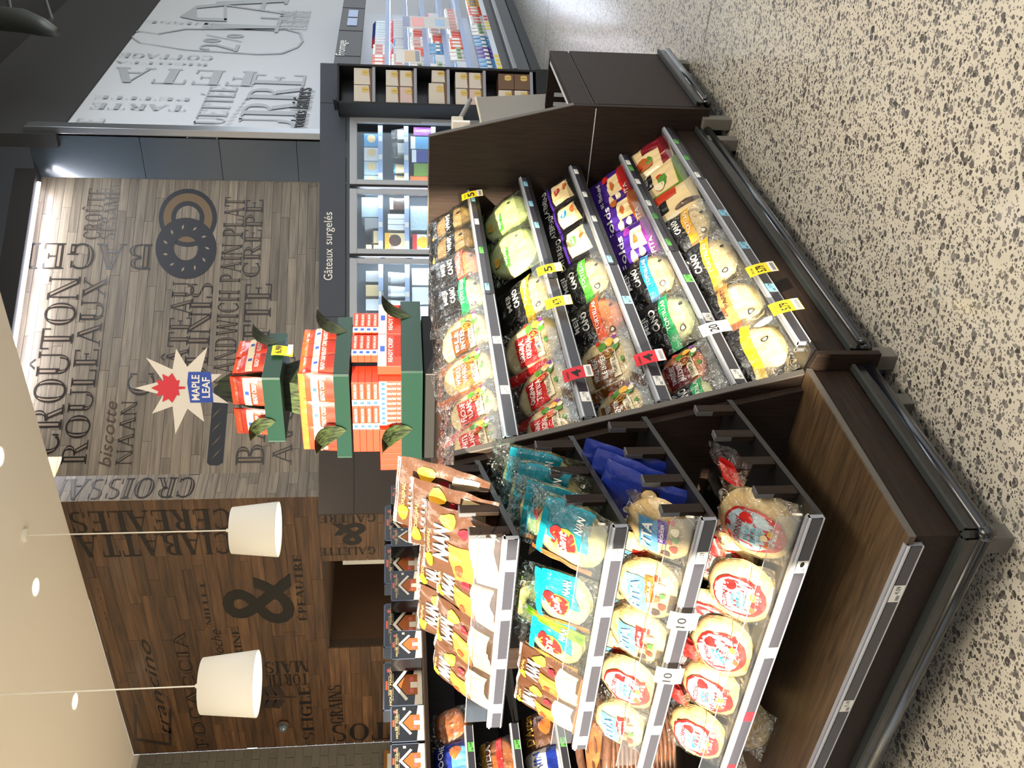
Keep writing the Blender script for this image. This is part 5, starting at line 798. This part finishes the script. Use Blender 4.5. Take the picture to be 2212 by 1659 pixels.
fitem(3.24, 1.413, .12, .15, .25, 'p_coffee', 'dark brown cake carton behind the middle door', top='p_dough'); fitem(2.82, 1.143, .22, .2, .27, 'cool_white', 'white cake carton with yellow picture behind the middle door', 'p_corn', top='p_red'); fitem(3.10, 1.143, .24, .22, .27, 'p_pale', 'clear white bagged dessert behind the middle door', nm='dessert_bag')
for k in range(4): fitem(2.08 + k*.14, 1.413, .12, .17, .12, 'cool_white', 'white frozen dessert tub on the middle shelf behind the third door', cyl=True, top=('p_grey'), grp='white dessert tubs behind the third door')
for k in range(4): fitem(2.08 + k*.14, 1.668, .11, .13, .2, ('p_grey', 'cool_white', 'p_dough', 'p_grey')[k], 'small pale dessert carton, %s on the top shelf behind the third door' % ('first', 'second', 'third', 'fourth')[k])
for k in range(3): fitem(2.12 + k*.19, 1.143, .17, .21, .27, 'cool_white', 'large white ice cream carton on the lower shelf behind the third door', grp='white ice cream cartons behind the third door')
bp = struct(MB().add(fbox(.22, 1.21, 0, 2.222, -.5, .0).v, fbox(0, 1, 0, 1, 0, 1).f).build('wall_panel', 'brown_panel')); MB().add(fbox(.22, 1.21, 1.90, 1.906, .0, .003).v, fbox(0, 1, 0, 1, 0, 1).f).build('seam', 'gasket', bp)
# ================================================================ ladyfinger rack
Lr = thing('biscuit_rack', 'narrow black rack of pale ladyfinger biscuit boxes between freezer and dairy case', 'rack', FZ.pt(4.25, 0, .14)); q_ = lambda nm, mt, *a: z2(fbox(*a), nm, mt)
def z2(mb, nm, mt): return mb.build(nm, mt, Lr, rel=True, bevel=.003)
R0, R1 = 4.06, 4.44
for s in (R0, R1): q_('side', 'gasket', s, s + .022, .12, 2.05, .02, .32)
q_('back', 'fin_black', R0, R1 + .02, .12, 2.03, .02, .035); q_('base', 'gasket', R0, R1 + .02, 0, .14, .02, .34); q_('top', 'gasket', R0, R1 + .02, 2.03, 2.05, .02, .32)
SZ = [1.72, 1.325, 1.01, .66, .20]
for z in SZ: q_('shelf', 'rail_grey', R0 + .022, R1, z - .03, z, .035, .315)
q_('hook', 'bumper', R0 - .02, R0 + .02, 2.05, 2.08, .20, .42)
mat('lady_pale', '#cfc6b8', 0.6); mat('lady_pink', '#cdb5ae', 0.6); mat('lady_brown', '#6b503c', 0.6); mat('lady_gold', '#d2b568', 0.6)
def lady(s, z, w, h, m, lab, rz=0.0):
    t = thing('biscuit_box', lab, 'box', FZ.pt(s, z, .305), FZ.rz() + rz, 'ladyfinger boxes on the rack'); MB().box(-w/2, w/2, 0, .2, 0, h).build('carton', m, t, bevel=.0015); MB().add([(-w/2, -.001, 0), (w/2, -.001, 0), (w/2, -.001, h*.18), (-w/2, -.001, h*.1)], [(0,1,2,3)]).build('printed_panel', 'lady_brown', t)
    for dx in (.16, .30): MB().prism([(dx*w + .018*math.cos(a), h*.38 + .035*math.sin(a)) for a in [k*PI/5 for k in range(10)]], (0, -.002, 0), (1, 0, 0), (0, 0, 1), (0, .001, 0)).build('printed_picture', 'lady_gold', t)
sm = .165
lady(4.172, 1.722, sm, .17, 'lady_pale', 'pale biscuit box nearest the freezer on the rack top shelf'); lady(4.345, 1.722, sm, .17, 'lady_pale', 'pale biscuit box nearest the dairy case on the rack top shelf')
for z, nm in ((1.327, 'second'), (.662, 'fourth')):
    for j, (s, c) in enumerate(((4.168, 'freezer'), (4.338, 'dairy case'))):
        for k in range(2): lady(s, z + k*.133, .16, .13, 'lady_pink' if (j == 0 and k == 0) else 'lady_pale', '%s biscuit box, %s layer on the %s side of rack %s shelf' % ('pink' if (j == 0 and k == 0) else 'pale', 'lower' if k == 0 else 'upper', c, nm))
lady(4.19, 1.012, .20, .17, 'lady_pale', 'large tilted pale biscuit box on the rack third shelf', -.15); lady(4.37, 1.012, .12, .14, 'lady_pale', 'small pale biscuit box beside the tilted one on the rack third shelf')
for j, s in enumerate((4.168, 4.338)):
    for k in range(2): lady(s, .202 + k*.155, .16, .15, 'lady_brown' if j else 'lady_pale', '%s biscuit box, %s layer on the rack bottom shelf' % ('brown' if j else 'pale', 'lower' if k == 0 else 'upper'))
# ================================================================ open dairy case
mat('case_dark', '#15171a', 0.45); mat('case_white', '#d6dde6', 0.4); mat('case_header', '#46474a', 0.5); mat('shelf_led', '#f2f6ff', 0.5, emit=9.0)
Dc = thing('dairy_case', 'long open dairy case with lit shelves beneath the header reading Fromage', 'refrigerated case', (11.5, 3.5, 0)); k_ = lambda mb, nm, mt, **kw: mb.build(nm, mt, Dc, rel=True, **kw)
XA, XB = 9.62, 15.0
k_(MB().box(XA, XB, 3.93, 4.0, 0, 2.05), 'back', 'case_white'); k_(MB().box(XA, XB, 3.05, 3.95, .0, .10), 'plinth', 'gasket'); k_(MB().box(XA, XB, 3.06, 3.14, .10, .43), 'front', 'case_dark', bevel=.01); k_(MB().box(XA, XB, 3.14, 3.93, .36, .40), 'deck', 'case_white'); k_(MB().box(XA - .10, XA - .02, 3.05, 4.0, 0, 1.975), 'end_panel', 'gasket', bevel=.01)
k_(MB().box(XA, XB, 3.0, 3.06, .26, .31), 'bumper', 'bumper', bevel=.01); hd = k_(MB().box(XA, XB, 3.06, 3.12, 1.86, 2.12), 'header', 'case_header'); k_(MB().box(XA, XB, 3.12, 3.95, 2.03, 2.10), 'canopy', 'case_header'); k_(MB().box(XA, XB, 3.16, 3.22, 2.0, 2.028), 'light_tube', 'shelf_led'); k_(MB().box(XA, XB, 3.05, 3.058, .40, .455), 'price_rail', 'case_white')
for x in (10.03, 10.95, 11.9): o = k_(MB().box(x, x + .008, 3.056, 3.06, 1.86, 2.12), 'seam', 'gasket'); o.parent = hd
b = MB(); p0 = on_y(750, 119, 3.05); p1 = on_y(730, 86, 3.05); place_text(b, 'Fromage', lambda u, v: Vector((p0.x + (p1.x - p0.x)*u, 3.054, p0.z + (p1.z - p0.z)*v))); o = k_(b, 'lettering', 'p_white'); o.parent = hd
for x in (11.15, 11.5): o = k_(MB().box(x, x + .3, 3.054, 3.056, 1.93, 2.04), 'printed_panel', 'rail_blue'); o.parent = hd
DZ = [1.60, 1.37, 1.14, .91, .68]; DY = [3.50, 3.46, 3.41, 3.36, 3.31]
for z, y in zip(DZ, DY):
    sh = k_(MB().box(XA, XB, y, 3.93, z - .02, z), 'shelf', 'case_white'); o = k_(MB().box(XA, XB, y - .012, y, z - .03, z + .025), 'price_rail', 'rail_blue'); o.parent = sh; o = k_(MB().box(XA, XB, y + .03, y + .05, z - .034, z - .021), 'light_tube', 'shelf_led'); o.parent = sh
for k in range(9): k_(MB().box(9.75 + k*.13 + (k > 3)*.9, 9.82 + k*.13 + (k > 3)*.9, 3.046, 3.0495, .405, .45), 'price_label', 'tag_yellow' if k < 7 else 'tag_red')
# prototypes of what stands on the case's shelves
def proto(kind, m, m2):
    t = thing(('milk_carton', 'cheese_pack', 'yogurt_tub', 'cheese_bag')[kind], None, None)
    if kind == 0: MB().box(-.045, .045, 0, .09, 0, .15).build('carton', m, t); MB().add([(-.045, 0, .15), (.045, 0, .15), (.045, .09, .15), (-.045, .09, .15), (-.045, .045, .19), (.045, .045, .19)], [(0,1,5,4),(2,3,4,5),(0,4,3),(1,2,5)]).build('gable', m2, t)
    elif kind == 1: MB().box(-.06, .06, 0, .06, 0, .17).build('pack', m, t, bevel=.006); MB().box(-.045, .045, -.0015, 0, .05, .14).build('label_panel', m2, t)
    elif kind == 2: MB().lathe([(0, 0), (.043, 0), (.052, .13), (0, .13)], 14, (0, .055, 0)).build('tub', m, t); MB().lathe([(0, .13), (.054, .13), (.054, .145), (0, .145)], 14, (0, .055, 0)).build('lid', m2, t)
    else: MB().grid(lambda a, c: Vector((-.065 + .13*a, .015 - .022*math.sin(PI*a)*math.sin(PI*min(c, .85)/.85*.98), .19*c)), 6, 8).grid(lambda a, c: Vector((.065 - .13*a, .02 + .02*math.sin(PI*a)*math.sin(PI*c*.98), .19*c)), 6, 8).build('bag', m, t, smooth=True); MB().box(-.045, .045, -.0125, -.009, .06, .11).build('label_panel', m2, t)
    return t
KD = [(0, 'cool_white', 'p_red', 'white dairy carton with red gable'), (1, 'p_orange', 'p_white', 'orange cheese pack with white label'), (1, 'p_white', 'p_tomato', 'white cheese pack with tomato label'), (2, 'cool_white', 'p_sky', 'white yogurt tub with blue lid'), (3, 'p_white', 'p_leaf', 'white cheese bag with green label'), (3, 'p_sky', 'p_white', 'blue grated cheese bag'), (1, 'p_corn', 'p_coffee', 'yellow cheese pack with brown label'), (3, 'p_violet', 'p_white', 'violet grated cheese bag'), (2, 'p_salmon', 'p_white', 'pink tub with white lid'), (0, 'p_pale', 'p_navy', 'pale carton with navy gable')]
PR = [proto(*k[:3]) for k in KD]; used = set()
PLAN = [[9, 3, 4, 1, 1, 2, 0, 9], [2, 9, 8, 8, 2, 0, 3, 0], [6, 2, 1, 4, 8, 2, 8, 2], [6, 1, 4, 3, 5, 8, 2, 0], [7, 5, 3, 4, 1, 8, 2, 2], [7, 5, 7, 5, 4, 2, 1, 6]]
for r in range(6):
    z, y = (DZ[r], DY[r]) if r < 5 else (.401, 3.17); x = 9.70; j = 0
    while x < 13.0:
        ki = PLAN[r][min(7, j//3)]; w_ = (.10, .13, .13, .112, .14, .14, .13, .14, .112, .10)[ki]; o = PR[ki] if ki not in used else copy_tree(PR[ki])
        used.add(ki); o.location = (x + w_/2, y + .012, z + .001); o.rotation_euler = (0, 0, random.uniform(-.04, .04)); rn = ('top', 'second', 'third', 'fourth', 'fifth', 'bottom')[r]
        tag(o, KD[ki][3] + ' on the %s shelf of the dairy case' % rn, ('carton', 'cheese', 'tub', 'cheese')[KD[ki][0]], KD[ki][3] + 's, %s shelf' % rn); x += w_ + .006; j += 1
for o, k in zip(PR, range(10)):
    if k not in used:
        for c in list(o.children): bpy.data.objects.remove(c)
        bpy.data.objects.remove(o)
def shelf_sign(px0, px1, py0, py1, y, lab, cols):
    a = on_y(px0, py1, y); b2 = on_y(px1, py0, y); t = thing('shelf_sign', lab, 'sign', (a.x, y, b2.z)); W2 = b2.x - a.x; H2 = a.z - b2.z
    MB().box(0, W2, 0, .004, 0, H2).build('card', 'tag_white', t)
    for m, u0, u1, v0, v1 in cols: MB().box(W2*u0, W2*u1, -.002, 0, H2*v0, H2*v1).build('printed_panel', m, t)
shelf_sign(870, 968, 38, 58, 3.24, 'white hanging sign with blue square and pictures on the dairy case', [('p_navy', .05, .95, .85, 1), ('p_salmon', .1, .9, .55, .8), ('p_sky', .2, .8, .1, .3)]); shelf_sign(855, 908, 108, 134, 3.24, 'white sign with golden food picture on the dairy case', [('p_gold', .1, .9, .25, .65), ('p_black', .1, .9, .05, .22)])
# ================================================================ scale arm and grey plastic seat standing in the bunker
SA = thing('scale_arm', 'beige jointed bracket arm on a post behind the far panel', 'bracket', (4.45, 1.75, .301)); mat('beige_plastic', '#c9c4b4', 0.5); mat('grey_plastic', '#8d8c88', 0.5); so_ = Vector(SA.location)
J = on_y(988, 268, 1.75); P1 = on_y(1000, 215, 1.75); MB().tube([Vector((J.x, 1.75, J.z)) - so_, Vector((P1.x, 1.75, P1.z - .04)) - so_], .012, 10).build('arm', 'grey_plastic', SA, smooth=True)
c = Vector(J) - so_; MB().box(c.x - .035, c.x + .035, c.y - .03, c.y + .03, c.z - .03, c.z + .03).build('joint', 'beige_plastic', SA, bevel=.006); MB().box(c.x - .075, c.x - .05, c.y - .04, c.y + .04, c.z - .06, c.z + .03).build('plate', 'p_white', SA, bevel=.003); MB().tube([(0, 0, 0), (0, 0, c.z - .02), (c.x, c.y, c.z - .02)], .014, 8).build('post', 'grey_plastic', SA)
SB = thing('plastic_bin', 'grey curved plastic bin with pale rim behind the far panel', 'bin', (4.52, 1.62, .301)); o_ = Vector(SB.location); a = on_y(1040, 238, 1.62) - o_; b2 = on_y(1120, 188, 1.62) - o_
MB().grid(lambda u, v: Vector((a.x + (b2.x - a.x)*u, .10*math.sin(u*PI) + .06*v, a.z - (a.z - 0.0)*(1 - v)*.999 - .03*math.sin(u*PI)*v)), 12, 6).grid(lambda u, v: Vector((b2.x + (a.x - b2.x)*u, .112*math.sin(u*PI) + .06*v + .006, a.z - a.z*(1 - v)*.999 - .03*math.sin(u*PI)*v)), 12, 6).build('shell', 'grey_plastic', SB, smooth=True); MB().tube([Vector((a.x + (b2.x - a.x)*u, .11*math.sin(u*PI) + .06, a.z - .03*math.sin(u*PI))) for u in [k/12 for k in range(13)]], .007, 6).build('rim', 'beige_plastic', SB, smooth=True)
# ---------------------------------------------------------------- promotional tags clipped to the rails
def promo(loc, rz, col, txt, sub, lab, w=.064, h=.095, tilt=-0.45, band=True):
    T_ = thing('price_tag', lab, 'price tag', mw=Matrix.Translation(loc) @ Matrix.Rotation(rz, 4, 'Z') @ Matrix.Rotation(tilt, 4, 'X'), group='promotional tags on the rails')
    cv_ = lambda u, v, o=0.0: Vector((-w/2 + w*u, -.016*math.sin(v*PI*.6) - o, -h*.62 + h*v))
    b = MB().grid(lambda a, c: cv_(a, c), 4, 8); b.grid(lambda a, c: cv_(1 - a, c, -.0006), 4, 8); b.build('card', col, T_, smooth=True)
    if band: MB().grid(lambda a, c: cv_(a, .02 + .24*c, .0006), 4, 3).build('barcode_band', 'tag_white', T_); b = MB(); [b.add([cv_(.12 + k*.07, .06, .0012), cv_(.15 + k*.07, .06, .0012), cv_(.15 + k*.07, .18, .0012), cv_(.12 + k*.07, .18, .0012)], [(0, 1, 2, 3)]) for k in range(11)]; b.build('barcode', 'ink', T_)
    m = 'ink'; b = MB(); place_text(b, txt, lambda u, v: cv_(.14 + .6*u, .38 + .32*v, .0012), .02); place_text(b, sub, lambda u, v: cv_(.14 + .6*u, .80 + .08*v, .0012)); b.build('lettering', m, T_)
    return T_
def on_R(i, x, *a, **k): promo((x, RY[i] - .014, RZ[i] + .035), 0, *a, **k)
on_R(0, 3.90, 'tag_yellow', '5', 'SPECIAL', 'yellow tag reading 5 on the top tortilla shelf rail'); on_R(1, 3.10, 'tag_yellow', '5', 'SPECIAL', 'yellow tag reading 5 at the rail joint of second tortilla shelf'); on_R(1, 2.86, 'tag_yellow', '4.79', 'SPECIAL', 'yellow tag reading 4.79 on the second tortilla shelf rail')
on_R(1, 2.42, 'tag_red', '4', 'RABAIS', 'red tag on the second tortilla shelf rail'); on_R(2, 2.42, 'tag_red', '4', 'RABAIS', 'red tag on the third tortilla shelf rail'); on_R(3, 2.50, 'tag_white', '20', 'POINTS', 'white tag reading 20 on the fourth tortilla shelf rail', band=False)
on_R(4, 2.66, 'tag_yellow', '5.79', 'SPECIAL', 'yellow tag reading 5.79 on the lowest tortilla shelf, nearer the far panel'); on_R(4, 2.42, 'tag_yellow', '5.79', 'SPECIAL', 'yellow tag reading 5.79 on the lowest tortilla shelf, nearer the divider panel')
for y, lab in ((2.03, 'white tag reading 10 below the orange labelled pita bag'), (2.27, 'white tag reading 10 below the red labelled pita bag')): promo((LX[2] - .014, y, LZ[2] + .04), -PI/2, 'tag_white', '10', 'POINTS', lab, band=False, w=.07, h=.08, tilt=-0.35)
